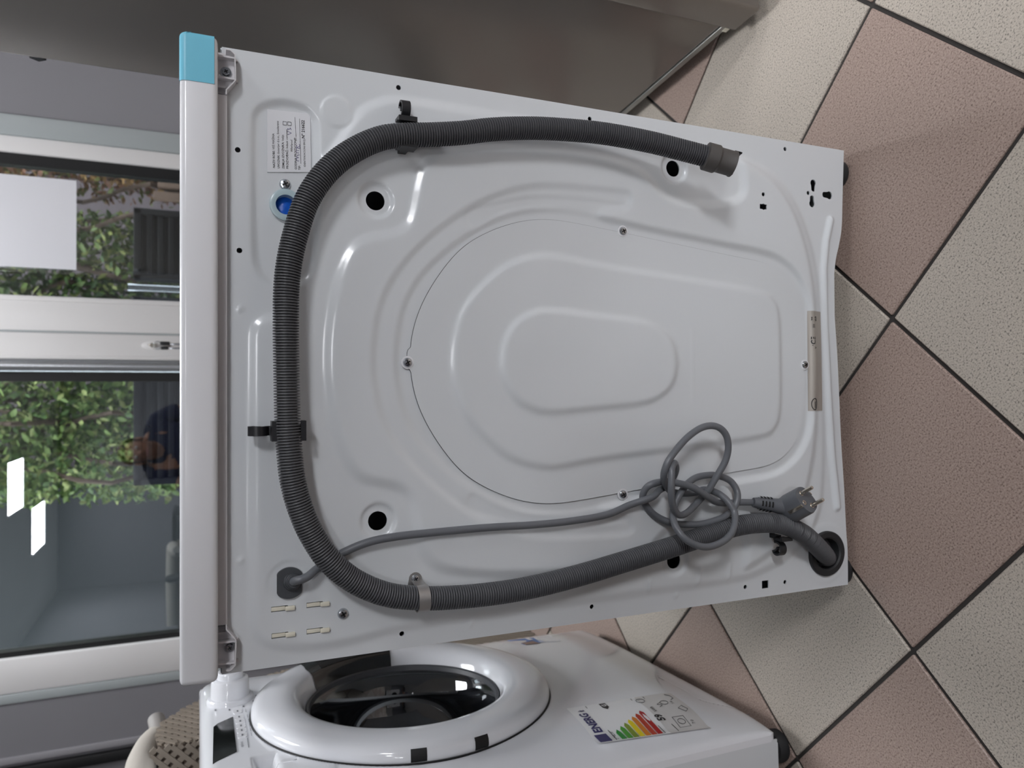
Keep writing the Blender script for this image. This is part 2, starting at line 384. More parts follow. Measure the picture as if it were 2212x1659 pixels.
# ---------------------------------------------------------------- outdoors behind the glass
GW = mat('garden_wall_render', (96, 86, 90), .8, var=.06, vscale=2)
gr = struct(MB().box(-6, 6, WY+.26, 7, -.2, -.02).build('trim_5', mat('yard_concrete', (120, 116, 112), .9, var=.1)))
sw = MB().box(-5, -.62, 4.6, 5.2, -.02, 4.2, .01).build('shed', mat('dark_grey_cladding', (44, 48, 51), .7, var=.05)); tag(sw, 'dark grey outbuilding outside behind the door glass', 'shed')
gw = MB().box(-.62, 5, 5.0, 5.2, -.02, 4.2).build('garden_wall', GW); tag(gw, 'pinkish grey rendered wall outside behind the plants', 'wall')
def shrub(label, x0, x1, z0, z1, y0, y1, n, size, cols, seed, bare=0.):
    rnd = random.Random(seed); t = thing('climbing_shrub', label, 'shrub', ((x0+x1)/2, (y0+y1)/2, -.02)); ox, oy = t.location.x, t.location.y
    st = MB()
    for k in range(int(5+(x1-x0)*6)):
        x = rnd.uniform(x0+.05, x1-.05); p = [(x-ox, y1-oy-.05, 0)]
        for q in range(7): p.append((min(max(p[-1][0]+rnd.uniform(-.12, .12), x0-ox+.03), x1-ox-.03), rnd.uniform(y0, y1)-oy, z1*(q+1)/7.3))
        st.tube(open_curve(p, 3), .012, 5)
    st.build('stem', mat('shrub_stem', (96, 78, 66), .8), t)
    lf = MB()
    for k in range(n):
        z = z0+(z1-z0)*rnd.random(); x = rnd.uniform(x0+.03, x1-.03); y = rnd.uniform(y0, y1)
        if rnd.random() < bare*(.5+.5*math.sin(x*9+z*7+seed)): continue
        s = size*rnd.uniform(.6, 1.3); R = Matrix.Rotation(rnd.uniform(0, 2*PI), 3, 'Z') @ Matrix.Rotation(rnd.uniform(-1.1, 1.1), 3, 'X') @ Matrix.Rotation(rnd.uniform(0, 2*PI), 3, 'Y')
        c = Vector((x-ox, y-oy, z))
        v = [c+R @ Vector(q)*s for q in ((0, 0, -.6), (.3, .06, -.1), (.22, .05, .35), (0, 0, .7), (-.22, .05, .35), (-.3, .06, -.1))]
        lf.add(v, [(0, 1, 2, 3), (0, 3, 4, 5)], rnd.choice((0, 0, 1, 1, 2)))
    lo = lf.build('foliage', [mat('leaf_%d' % (hash(c) % 9999), c, .45, spec=.4) for c in cols], t); lo['kind'] = 'stuff'
    return t
GRN = [(84, 112, 58), (132, 156, 88), (174, 184, 118)]
DGRN = [(66, 92, 44), (98, 118, 58), (142, 148, 84)]
RED = [(150, 106, 84), (168, 132, 84), (128, 140, 76)]
shrub('pale leafy shrub outside behind the door glass', -.60, .16, .95, 3.0, 3.3, 3.9, 17000, .036, GRN, 3, .35)
shrub('dark green shrub outside below the paper sheet', .26, .90, .6, 2.6, 3.3, 3.9, 13000, .036, DGRN, 5, .40)
shrub('reddish brown twiggy shrub outside at the window edge', .99, 1.5, .5, 2.6, 3.3, 3.9, 9000, .034, RED, 8, .3)
# black ribbed panels standing outside
def ribbed(name, label, x0, x1, y, z1, n):
    t = thing(name, label, 'panel', ((x0+x1)/2, y, -.02)); cx = (x0+x1)/2
    bz = MAT_BLK
    MB().box(x0-cx, x1-cx, .012, .05, 0, z1, .004).build('back_plate', bz, t)
    w = (z1-.08)/n
    for k in range(n):
        a = .04+k*w
        MB().box(x0-cx+.025, x1-cx-.025, -.004, .013, a+w*.2, a+w*.8, .004, 0, 1).build('rib', bz, t)
    MB().box(x0-cx, x1-cx, -.006, .013, z1-.03, z1, .004).box(x0-cx, x0-cx+.025, -.006, .013, 0, z1, .004).box(x1-cx-.025, x1-cx, -.006, .013, 0, z1, .004).build('frame', bz, t)
    return t
MAT_BLK = mat('black_powder_coat', (24, 22, 25), .6)
ra, rb_ = [(0.7005,1.0843),(0.4152,1.084)]; rc, rd = [(0.3498,1.0839),(-0.3922,1.0831)]
ribbed('ribbed_panel', 'black ribbed metal panel outside seen under the paper sheet', rb_[0], ra[0], 2.5, ra[1], 26)
ribbed('ribbed_panel', 'long black ribbed metal panel outside behind the door glass', rd[0], rc[0], 2.5, rc[1], 26)
e0, e1 = [(0.4025,1.0809),(0.3595,1.0809)]
pt = MB().lathe([(0, 0), (.016, 0), (.016, e0[1]+.02), (0, e0[1]+.02)], Matrix.Translation(((e0[0]+e1[0])/2, 2.47, -.02)), 16).build('metal_post', STEEL)
tag(pt, 'slim bright metal post between the two black ribbed panels outside', 'post')
for k, (px_, lab) in enumerate(((.0, 'left'), (.06, 'middle'), (.12, 'right'))):
    c = (0.9278,0.9281)
    o = MB().box(c[0]-.02+px_, c[0]+.02+px_, 3.2, 3.24, -.02, c[1]+.10-.02*k, .004).build('wooden_post', mat('weathered_wood', (120, 98, 84), .8, var=.2, vscale=20))
    tag(o, 'weathered brown wooden post outside, the %s of three beside the black panel' % lab, 'post', 'wooden posts outside')

# ---------------------------------------------------------------- ceiling panels (light sources of the shop)
names = ['far back ceiling, nearer of the two mirrored in the door glass', 'far back ceiling, farther of the two mirrored in the door glass',
         'ceiling far to the right of the photographer', 'ceiling behind the photographer', 'ceiling to the right, in front of the dark fridge',
         'ceiling between the turned washer and the window']
for k, (x, y, sx, sy, _) in enumerate(LAMPS):
    t = thing('ceiling_light', 'square white LED panel, %s' % names[k], 'lamp', (x, y, CEIL), 0, 'ceiling light panels')
    b = .02
    MB().box(-sx/2, sx/2, -sy/2, -sy/2+b, -.022, 0).box(-sx/2, sx/2, sy/2-b, sy/2, -.022, 0).box(-sx/2, -sx/2+b, -sy/2+b, sy/2-b, -.022, 0).box(sx/2-b, sx/2, -sy/2+b, sy/2-b, -.022, 0).build('frame', UPVC, t)
    MB().box(-sx/2+b, sx/2-b, -sy/2+b, sy/2-b, -.012, -.002).build('diffuser', LED[k], t)

# ================================================================ washing machine seen from behind
wm = thing('washing_machine', 'white washing machine turned round, its back with grey hose and cord facing us', 'washing machine')
XC = .002
def mirror(l): return [(2*XC-a, b) for a, b in l[::-1]]
R1 = closed_curve([(0.2655,0.6676),(0.2727,0.6457),(0.2725,0.5745),(0.2715,0.5035),(0.27,0.4183),(0.2695,0.3391),(0.2697,0.2714),(0.2692,0.2289),(0.2645,0.1997),(0.2551,0.1622),(0.2373,0.1315),(0.2092,0.1066),(0.1738,0.0885),(0.1313,0.0752),(0.0881,0.0692),(0.0446,0.0672),(-0.0052,0.0654),(-0.0549,0.0635),(-0.1046,0.0633),(-0.1542,0.0655),(-0.1909,0.0725),(-0.2263,0.0932),(-0.2505,0.1292),(-0.263,0.1678),(-0.2698,0.2051),(-0.2716,0.2763),(-0.2721,0.3433),(-0.2725,0.4127),(-0.2729,0.5119),(-0.2735,0.5767),(-0.277,0.6522),(-0.2821,0.6948),(-0.2831,0.7312),(-0.2788,0.7619),(-0.2707,0.7789),(-0.254,0.7882),(-0.2097,0.7894),(-0.0992,0.7893),(-0.0016,0.7889),(0.0273,0.788),(0.0387,0.7808),(0.0446,0.7658),(0.0553,0.758),(0.0851,0.7519),(0.1266,0.7461),(0.164,0.7372),(0.2007,0.7191),(0.2337,0.6984),(0.2545,0.6843)])
R2h = [(-0.0037,0.7188),(0.0267,0.7178),(0.0591,0.7132),(0.092,0.7049),(0.1161,0.6924),(0.1258,0.676),(0.132,0.652),(0.1418,0.6373),(0.1593,0.6308),(0.184,0.6258),(0.2041,0.6197),(0.2191,0.6045),(0.228,0.576),(0.2358,0.5222),(0.2408,0.4358),(0.2369,0.3742),(0.2258,0.3453),(0.2073,0.3258),(0.1984,0.3024),(0.2009,0.2471),(0.2091,0.211),(0.2233,0.1984),(0.2439,0.1989),(0.2587,0.1987),(0.2509,0.1734),(0.2339,0.1431),(0.206,0.1184),(0.1708,0.1005),(0.1287,0.0874),(0.0871,0.0806),(0.044,0.0787),(0.007,0.0767)]
R2 = closed_curve(R2h + mirror(R2h)[:-1])
S2h = [(-0.0029,0.6497),(0.0287,0.6472),(0.0552,0.6413),(0.0833,0.6273),(0.109,0.6046),(0.1362,0.5708),(0.1575,0.5331),(0.1697,0.4941),(0.174,0.4476),(0.1698,0.4053),(0.1621,0.3419),(0.152,0.2325),(0.1449,0.1585),(0.1309,0.1238),(0.1096,0.1019),(0.0806,0.0902),(0.0438,0.0882),(0.0069,0.0878)]
S2 = closed_curve(S2h + mirror(S2h)[:-1])
S1h = [(-0.0032,0.6737),(0.0279,0.6717),(0.0564,0.6659),(0.084,0.6534),(0.1132,0.6313),(0.145,0.5974),(0.1766,0.5501),(0.1965,0.4948),(0.2016,0.4366),(0.2026,0.3907),(0.2022,0.3738),(0.1974,0.3674),(0.189,0.3688),(0.1837,0.3783),(0.1795,0.4002),(0.1733,0.4089),(0.1676,0.4003),(0.1616,0.3432),(0.1515,0.2341),(0.1444,0.1603),(0.1304,0.1257),(0.1092,0.1039),(0.0803,0.0922),(0.0436,0.0902),(0.0068,0.0898)]
S1 = closed_curve(S1h + mirror(S1h)[:-1])
S3h = [(0.1624,0.5711),(0.175,0.5335),(0.1849,0.4944),(0.1892,0.4361),(0.1881,0.3808),(0.1859,0.3694),(0.1799,0.3746),(0.1728,0.4059),(0.1753,0.4481),(0.1736,0.4945),(0.1623,0.5335),(0.1454,0.5659)]
S3 = closed_curve(S3h); S3m = closed_curve(mirror(S3h))
E1 = closed_curve([(0.2273,0.788),(0.2389,0.7859),(0.2465,0.7803),(0.2513,0.7696),(0.2537,0.7565),(0.2514,0.741),(0.2443,0.732),(0.231,0.728),(0.1753,0.7276),(0.1194,0.73),(0.0914,0.7336),(0.0781,0.7412),(0.0728,0.7545),(0.0748,0.7676),(0.081,0.7792),(0.0949,0.786),(0.124,0.7877),(0.1689,0.788)])
KO = (0.2512,0.7086)
RIB = [(0.1989,0.0464),(0.17,0.0543),(0.1321,0.0589),(0.0572,0.0582),(-0.0301,0.0535),(-0.1201,0.0471),(-0.1899,0.0388)]
BH = [(0.1647,0.6695), (-0.1636,0.668), (0.2399,0.3023), (-0.2381,0.305)]
GR = (-0.2164,0.7555)
GL = (-0.251,0.0605)
def HF(X, Z):
    X = np.asarray(X, float); Z = np.asarray(Z, float); h = np.zeros(X.shape)
    r1 = stepf(sdf(X, Z, R1), .014); h += .0034*r1
    h += .0045*stepf(sdf(X, Z, R2), .015)
    h -= .0026*stepf(sdf(X, Z, S1), .010)
    h -= .0022*stepf(sdf(X, Z, S2), .009)
    h -= .0009*(stepf(sdf(X, Z, S3), .006)+stepf(sdf(X, Z, S3m), .006))
    h -= .0045*stepf(sdf(X, Z, E1), .009)
    dk = np.hypot(X-KO[0], Z-KO[1]); h += .0011*stepf(dk-.0155, .0028)
    for a, b in BH:
        d = np.hypot(X-a, Z-b); h -= .0032*stepf(d-.0175, .0055)
    dr = dist_line(X, Z, RIB); h += .0042*np.cos(np.clip(dr/.0075, 0, 1)*PI/2)**1.5
    d = np.hypot((X-GR[0])/1.0, Z-GR[1]); h -= .0008*stepf(d-.0205, .004)
    d = np.hypot(X-GL[0], Z-GL[1]); h += .0007*stepf(d-.040, .006)
    for l_ in EMB: h += .0014*np.exp(-(dist_line(X, Z, l_)/.0022)**2)
    for a, b in TABS: h += .0016*np.exp(-(((X-a)/.003)**2+((Z-b)/.003)**2))
    h += .00025*np.sin(X*31+1.3)*np.sin(Z*23)
    return h
EMB = [[(-0.2591,0.3419),(-0.269,0.342)], [(-0.2518,0.2678),(-0.2684,0.2721)], [(-0.2515,0.2232),(-0.2658,0.2248)]]
TABS = [(0.0484,0.8), (-0.1916,0.7993), (-0.2817,0.5671), (-0.2808,0.3022)]
holes = [circ(a, b, .0098, 40) for a, b in BH]
for a, b in ((0.2857,0.6447), (0.2009,0.8022), (0.1043,0.8008), (0.2848,0.4177), (-0.2821,0.6429), (-0.2806,0.4187)): holes.append(circ(a, b, .0026, 18))
for a, b in ((0.2864,0.1244), (0.2201,0.1684), (0.2322,0.0853), (-0.2817,0.1963), (-0.2824,0.1308)): holes.append(circ(a, b, .0027, 18))
def keyhole(c, s, rot, r=.0052, r2=.0042, off=.0085):
    """a round opening joined to a narrower slot"""
    pts = []
    for i in range(17):
        t = math.radians(50+260*i/16); pts.append((r*math.cos(t), r*math.sin(t)))
    for i in range(9):
        t = math.radians(-70+140*i/8); pts.append((off+r2*.75*math.cos(t), r2*.9*math.sin(t)))
    ca, sa = math.cos(rot), math.sin(rot)
    return [(c[0]+(a*ca-b*sa)*s, c[1]+(a*sa+b*ca)*s) for a, b in pts]
holes.append(keyhole((0.2462,0.0763), .95, PI))
holes.append(keyhole((0.2185,0.0787), .95, 0))
holes.append(keyhole((0.2328,0.0479), 1.05, PI/2))
a, b = (0.2042,0.1686); holes.append([(a-.0032, b-.0058), (a-.0032, b-.002), (a-.0042, b), (a-.0032, b+.002), (a-.0032, b+.0058), (a+.0032, b+.0058), (a+.0032, b+.002), (a+.0042, b), (a+.0032, b-.002), (a+.0032, b-.0058)][::-1])
a, b = (-0.2819,0.1639); holes.append([(a-.005, b-.0055), (a+.005, b-.0055), (a+.005, b+.0055), (a-.005, b+.0055)])
SLOTS = [(-0.2411,0.7646), (-0.2667,0.7642), (-0.2409,0.7314), (-0.2666,0.7314)]
for a, b in SLOTS: holes.append([(a-.0026, b-.0078), (a+.0026, b-.0078), (a+.0026, b+.0078), (a-.0026, b+.0078)])
INL = (0.1525,0.7577)
holes.append(circ(INL[0], INL[1], .0145, 36))
holes.append(circ(GL[0], GL[1], .026, 40))
bot = open_curve([(0.2975,0.02),(0.2366,0.0233),(0.1918,0.0256),(0.166,0.031),(0.1434,0.0373),(0.1085,0.0411),(0.0707,0.0399),(0.0203,0.0363),(-0.0301,0.0335),(-0.0995,0.0302),(-0.1627,0.0259),(-0.2134,0.0232),(-0.2577,0.0203),(-0.2975,0.02)], 6)
top_z = .8165
def dens(p, q, n): return [(p[0]+(q[0]-p[0])*i/n, p[1]+(q[1]-p[1])*i/n) for i in range(n)]
bl, br = bot[-1], bot[0]
outer = [tuple(p) for p in bot[::-1]][:-1] + dens((br[0], br[1]), (.2975, top_z), 260) + dens((.2975, top_z), (-.2975, top_z), 200) + dens((-.2975, top_z), (bl[0], bl[1]), 260)
pv, pf = sheet(outer, holes, .0021, HF, lip=.014, hole_lip=.0016)
MB().add(pv, pf).build('back_panel', ENAMEL, wm, sharp=50)
# cabinet shell behind the panel (open at the back so the openings look into a dark inside)
MB().box(-.2972, -.2955, .002, .575, .025, .8175).box(.2955, .2972, .002, .575, .025, .8175).box(-.2955, .2955, .573, .575, .025, .8175).box(-.2955, .2955, .014, .573, .025, .027).build('cabinet', ENAMEL, wm)
MB().lathe([(0, 0), (.235, 0), (.235, .30), (0, .30)], Matrix.Translation((0, .12, .43)) @ Matrix.Rotation(-PI/2, 4, 'X'), 48).build('tub', BLACKP, wm)
# worktop
WT = (-.2950, .2948, -.0285, .585, .8205, .8525)
MB().box(*WT, .0055, 0, 3).build('worktop', PLASTIC, wm)
MB().box(-.249, .249, -.0085, .02, .8120, .8210, .0008).build('worktop_seal', PLASTIC_GR, wm)
# blue tape round the right-hand worktop corner
tx = (0.2496,0.8364)[0]
tp = MB()
zt0 = (0.2516,0.8236)[1]
bev = .0057
yz = [(WT[2]-.0004, zt0), (WT[2]-.0004, WT[5]-bev)] + [(WT[2]-.0004+bev*(1-math.cos(t)), WT[5]+.0004-bev+bev*math.sin(t)) for t in np.linspace(.2, PI/2, 6)] + [(.035, WT[5]+.0004)]
v = []; f = []
xs = [tx, WT[1]-bev] + [WT[1]+.0004-bev+bev*math.sin(t) for t in np.linspace(.2, PI/2, 6)]
ins = [0, 0] + [bev*(1-math.cos(t)) for t in np.linspace(.2, PI/2, 6)]
for i, x in enumerate(xs):
    for y, z in yz:
        cy = WT[2]+.02; cz = WT[5]-.02; k = ins[i]
        v.append((x, y+(k if y < cy and z < cz+.015 else k*.6 if y < cy else 0), z-(k if z > cz+.0145 else 0)))
n = len(yz)
for i in range(len(xs)-1):
    for j in range(n-1): f.append((i*n+j, i*n+j+1, (i+1)*n+j+1, (i+1)*n+j))
tp.add(v, f)
v2 = [(WT[1]+.0004, WT[2]+bev, zt0+.0022), (WT[1]+.0004, .035, zt0+.004), (WT[1]+.0004, .035, WT[5]-bev), (WT[1]+.0004, WT[2]+bev, WT[5]-bev)]
tp.add(v2, [(0, 1, 2, 3)]); tp.build('tape_strip', TAPE, wm, label='pale blue tape wrapped round the corner')
# plastic lugs under the worktop ends, each with ribs and a hexagon screw
def lug(side):
    px = (lambda a: a) if side > 0 else None
    s = side; x0 = .2905
    def q(x, z): return (s*x, z)
    base = [q(.291, .8205), q(.291, .8090), q(.2868, .8048), q(.2630, .8042), q(.2600, .8062), q(.2520, .8130), q(.2520, .8205)]
    mb = MB(); mb.prism(base, -.0012, .0, lambda a, b, h: (a, h, b))
    rim = [q(.2905, .8130), q(.2905, .8095), q(.2868, .8052), q(.2632, .8046), q(.2602, .8066), q(.2522, .8130), q(.2480, .8130)]
    mb.ribbon(rim, .0010, 1, lambda a, b, h: (a, -.0062+h*.0124, b))
    for x in (.2852, .2652): mb.box(*sorted((s*x-.0008, s*x+.0008)), -.0085, 0, .8050, .8205)
    mb.box(*sorted((s*.2570-.0008, s*.2570+.0008)), -.006, 0, .8135, .8205)
    mb.box(*sorted((s*.2852-.0011, s*.2852+.0011)), -.004, 0, .8022, .8050).box(*sorted((s*.2652-.0011, s*.2652+.0011)), -.004, 0, .8022, .8050)
    o = mb.build('worktop_lug', PLASTIC_GR, wm)
    return o
for s, pp in ((1, (0.2726,0.8129)), (-1, (-0.2719,0.8098))):
    lo = lug(s)
    screw('hexagon_screw', Matrix.Translation((pp[0], -.0014, pp[1])) @ Matrix.Rotation(PI/2, 4, 'X'), lo, .0034, .0034, .0052)
# feet
for x, y in ((.273, .030), (-.285, .030), (.262, .53), (-.262, .53)):
    MB().lathe([(0, 0), (.020, 0), (.021, .004), (.019, .012), (.010, .014), (.010, .028), (0, .028)], Matrix.Translation((x, y, 0)), 24).build('foot', BLACKR, wm)
# lower cover plate with its pressed ovals
CVr = [(0.0069,0.6354),(0.0078,0.6388),(0.0059,0.6398),(-0.0013,0.6398)]
cvh = [(0.0088,0.6354),(0.0291,0.6323),(0.0437,0.6288),(0.0649,0.6198),(0.0835,0.6086),(0.1039,0.5942),(0.1245,0.5759),(0.1364,0.5574),(0.146,0.5379),(0.155,0.5153),(0.1611,0.4876),(0.1621,0.461),(0.1593,0.4289),(0.1544,0.377),(0.1438,0.2744),(0.1366,0.2031),(0.1332,0.1635),(0.1241,0.1367),(0.1052,0.1157),(0.0813,0.1049),(0.0527,0.1005),(0.0031,0.1002)]
o3h = [(-0.0023,0.5894),(0.0327,0.5852),(0.0629,0.5725),(0.0927,0.5447),(0.1111,0.5173),(0.1206,0.4834),(0.1203,0.4573),(0.1141,0.4063),(0.1041,0.2759),(0.0948,0.1751),(0.0828,0.1509),(0.0603,0.1427),(0.0026,0.141)]
o4h = [(-0.0018,0.5339),(0.024,0.53),(0.0446,0.5161),(0.0555,0.4965),(0.0595,0.4737),(0.0551,0.4084),(0.0501,0.3519),(0.0399,0.3246),(0.0235,0.3094),(0.0007,0.3042)]
o5h = [(0.1329,0.2322),(0.1219,0.1735),(0.109,0.1353),(0.0886,0.1199),(0.0553,0.1155),(0.0029,0.1145)]
COV = resample(np.vstack([closed_curve(cvh + mirror(cvh)[:-1]), cvh[:1]]), .0030)[:-1]
for _ in range(60): COV = .5*COV+.25*(np.roll(COV, 1, 0)+np.roll(COV, -1, 0))
ntch = stepf(np.abs(COV[:, 0]-XC)-.0105, .004)*(COV[:, 1] > .5); COV[:, 1] += .0034*ntch
O3 = closed_curve(o3h + mirror(o3h)[:-1]); O4 = closed_curve(o4h + mirror(o4h)[:-1])
ka, kb = [(0.0463,0.2814),(-0.0448,0.2822)]
def HC(X, Z):
    X = np.asarray(X, float); Z = np.asarray(Z, float)
    h = np.full(X.shape, .0050); h += .0030*stepf(sdf(X, Z, O3), .010); h += .0030*stepf(sdf(X, Z, O4), .010)
    h += .0007*np.exp(-((Z-ka[1])/.0009)**2)*((X > kb[0]) & (X < ka[0]))
    h += .0006*stepf(np.hypot(X-XC, (Z-.098)*.8)-.14, .01)*0
    return h
scr = [(-0.0013,0.6375),(0.1562,0.3773),(-0.1528,0.3795),(0.0019,0.0991)]
cv, cf = sheet(COV, [], .0026, HC, lip=.0016)
tg_ = np.roll(COV, -1, 0)-np.roll(COV, 1, 0); tg_ /= np.linalg.norm(tg_, axis=1)[:, None]; sg_ = 1 if np.sum(COV[:, 0]*np.roll(COV[:, 1], -1)-np.roll(COV[:, 0], -1)*COV[:, 1]) > 0 else -1
gapo = [(a+sg_*t[1]*.0004, b-sg_*t[0]*.0004) for (a, b), t in zip(COV, tg_)]
cg = MB().prism(gapo, -.0041, -.0036, lambda a, b, h: (a, h, b)).build('cover_gap', mat('painted_gap_shade', (60, 60, 62), .8), wm)  # dark sheet peeking out round the cover, painting in the shade of its gap
cov = MB().add(cv, cf).build('cover_plate', ENAMEL, wm, sharp=50)
def HS(X, Z): return np.maximum(HF(X, Z), np.where(sdf(np.asarray(X, float), np.asarray(Z, float), COV) < 0, HC(X, Z), 0))
for a, b in scr:
    M = near_y(lambda X, Z: HF(X, Z)*0+.0052, a, b)
    MB().lathe([(.0068, -.001), (.0068, .0002), (.0058, .0004), (0, .0004)], M, 24).build('screw_seat', PLASTIC, cov)
    screw('screw', M, cov, .0050, .0026)
for p in ((0.1732,0.7582), (-0.2529,0.7039)): screw('screw', near_y(HF, *p), wm, .0055, .0036)

# paper label in the pocket, all print as flat lettering
lab_c = [(0.2453,0.775),(0.2467,0.734),(0.1882,0.7331),(0.1835,0.775)]
LY = .0038
lb = MB().prism([lab_c[0], lab_c[1], lab_c[2], lab_c[3]], LY-.0002, LY+.0002, lambda a, b, h: (a, h, b)).build('paper_label', PAPER, wm, label='white importer label printed in black')
def lab_text(s, p, size, bold, mt, name, par, y=LY-.0004, hf=None, rot=0.):
    v, f = text_geo(s, size, bold); c, sn = math.cos(rot), math.sin(rot); m = MB()
    V = [(p[0]+a*c-b*sn, p[1]+a*sn+b*c) for a, b in v]
    yy = -hf(np.array([q[0] for q in V]), np.array([q[1] for q in V]))-.0005 if hf else [y]*len(V)
    m.add([(q[0], float(k), q[1]) for q, k in zip(V, yy)], f); return m.build(name, mt, par)
LT = 'printed_text'
rl = math.radians(1.2)
sz = .0029
def line(px, s, bold, start=363.5, size=sz, mt=INK):
    return lab_text(s, PT[(px, start)], size, bold, mt, LT, lb, rot=rl)
PT = {k: v for k, v in zip([(594,363.5),(604,364.5),(614,365),(623,365.5),(632,329),(641,367),(649,368),(660,361),(658,300)],
      [(0.1882,0.7677),(0.1883,0.7633),(0.1885,0.7589),(0.1888,0.755),(0.206,0.751),(0.189,0.747),(0.1889,0.7435),(0.1927,0.7385),(0.2209,0.7394)])}
def two(px, s1, s2, start=None):
    k = [q for q in PT if q[0] == px][0]
    a, f_ = text_geo(s1, sz, .020); wdt = max(q[0] for q in a)
    lab_text(s1, PT[k], sz, .012, INK, LT, lb, rot=rl)
    if s2: lab_text(s2, (PT[k][0]+(wdt+.0010)*math.cos(rl), PT[k][1]+(wdt+.0010)*math.sin(rl)), sz, 0, INK, LT, lb, rot=rl)
two(594, 'NAZIV ROBE:', 'VE\u0160 MA\u0160INA'); two(604, 'UVOZNIK:', 'Enterijer d.o.o., Smederevo')
two(614, 'ZEMLJA IZVOZNIKA:', 'Italija'); two(623, 'PROIZVO\u0110A\u010c:', 'Indesit company')
lab_text('Whirlpool', PT[(632,329)], sz, 0, INK, LT, lb, rot=rl)
two(641, 'GODINA PROIZVODNJE:', ''); two(649, 'TIP:', '')
lab_text('IDENTIFIKACIONI BROJ', PT[(660,361)], sz*.9, 0, INK, LT, lb, rot=rl)
lab_text('N\u00b0 216622', PT[(658,300)], sz*1.42, .022, INK, LT, lb, rot=rl)
ln = MB()
for (q0, q1) in ([(0.2216,0.7476),(0.2409,0.7487)], [(0.1954,0.743),(0.2401,0.7443)]):
    ln.prism([(q0[0], q0[1]), (q1[0], q1[1]), (q1[0], q1[1]+.0003), (q0[0], q0[1]+.0003)], LY-.0005, LY-.0003, lambda a, b, h: (a, h, b))
for c in ((0.2335,0.7585), (0.2337,0.7541)):
    for k in range(4):
        ax, az = [(-1, -1), (1, -1), (1, 1), (-1, 1)][k]; bx, bz = [(1, -1), (1, 1), (-1, 1), (-1, -1)][k]; r = .0017
        ln.tube([(c[0]+ax*r, LY-.0004, c[1]+az*r), (c[0]+bx*r, LY-.0004, c[1]+bz*r)], .00022, 4)
lo9 = ln.build('printed_rule', INK, lb); lo9['kind'] = 'stuff'
pn = MB()
for st in ([(0.198,0.7448),(0.1982,0.747),(0.2005,0.747),(0.2012,0.7452),(0.2014,0.747),(0.2033,0.7466),(0.2041,0.7443)], [(0.2059,0.7448),(0.206,0.7474),(0.2078,0.7474),(0.2081,0.7457),(0.2082,0.7448)], [(0.2093,0.747),(0.2111,0.7474),(0.2101,0.7443),(0.2124,0.7443)], [(0.2134,0.747),(0.2116,0.747),(0.2117,0.7457),(0.2133,0.7443),(0.2146,0.7448)],
           [(0.2229,0.7558),(0.2247,0.7523),(0.226,0.7563)], [(0.2275,0.7554),(0.2288,0.7558),(0.2282,0.7541),(0.2297,0.7532),(0.2279,0.7523)]):
    pn.tube([(a, LY-.0004, b) for a, b in open_curve(st, 4)], .00028, 4)
pn.build('pen_writing', PEN, lb, label='violet handwritten marks', kind='stuff')

# silver rating label bent over the lower edge
sx0, sz0 = (-0.0593,0.0929); sx1, sz1 = (0.0735,0.0905)
n = 40; m = 14; v = []; f = []
XX, ZZ = np.meshgrid(np.linspace(sx0, sx1, n), np.linspace(sz0, sz0-.026, m)); hh = HF(XX.ravel(), ZZ.ravel())
v = [(a, -h-.0004, b) for a, b, h in zip(XX.ravel(), ZZ.ravel(), hh)]
for j in range(m-1):
    for i in range(n-1): f.append((j*n+i, j*n+i+1, (j+1)*n+i+1, (j+1)*n+i))
sl = MB().add(v, f).build('rating_label', SILVER, wm, label='silver rating label bent over the lower edge')
c = (0.0289,0.083); lab_text('CE', c, .0085, .03, INK, 'printed_text', sl, hf=HF)
bn = MB()
def flat_tube(mb, pts, r=.0004):
    P_ = np.array(pts); h_ = HF(P_[:, 0], P_[:, 1]); return mb.tube([(a, -h-.0006, b) for (a, b), h in zip(P_, h_)], r, 4)
bx, bz = (0.0632,0.0858)
for pts in ([(-.002, .003), (.003, -.004)], [(.002, .003), (-.003, -.004)], [(-.002, .0022), (.002, .0022)], [(-.0016, .002), (-.0012, -.0035)], [(.0016, .002), (.0012, -.0035)], [(-.003, -.0052), (.003, -.0052)]): flat_tube(bn, [(bx+a, bz+b) for a, b in pts])
kx, kz = (0.0301,0.0862)
kx2, kz2 = (0.0277,0.0846)
flat_tube(bn, [(kx2-.004, kz2-.001), (kx2-.0028, kz2-.0025), (kx2+.0005, kz2+.003)], .0005)
ox, oz = (-0.0502,0.0848); flat_tube(bn, [(ox+.0075*math.cos(t), oz+.0042*math.sin(t)) for t in np.linspace(0, 2*PI, 24)], .0006)
for gx in range(3):
    for gy in range(2): flat_tube(bn, [(bx-.0115+gx*.0018+.0006*math.cos(t), bz-.0015+gy*.002+.0006*math.sin(t)) for t in np.linspace(0, 2*PI, 8)], .00018)
bo = bn.build('printed_symbol', INK, sl); bo['kind'] = 'stuff'
lab_text('uwn', (ox-.0055, oz-.0022), .0052, .03, INK, 'printed_text', sl, hf=HF)

# water inlet: pale collar with blue filter
iv = MB().lathe([(.0150, -.002), (.0156, .004), (.0140, .0048), (.0098, .0046), (.0094, -.010), (.0094, -.016)], Matrix.Translation((INL[0], .0045, INL[1])) @ Matrix.Rotation(PI/2, 4, 'X'), 36).build('water_inlet', AQUA, wm)
MB().lathe([(.0096, -.005), (.006, -.004), (.003, -.0025), (0, -.0025)], Matrix.Translation((INL[0], .0045, INL[1])) @ Matrix.Rotation(PI/2, 4, 'X'), 28).build('filter_screen', BLUEF, iv)
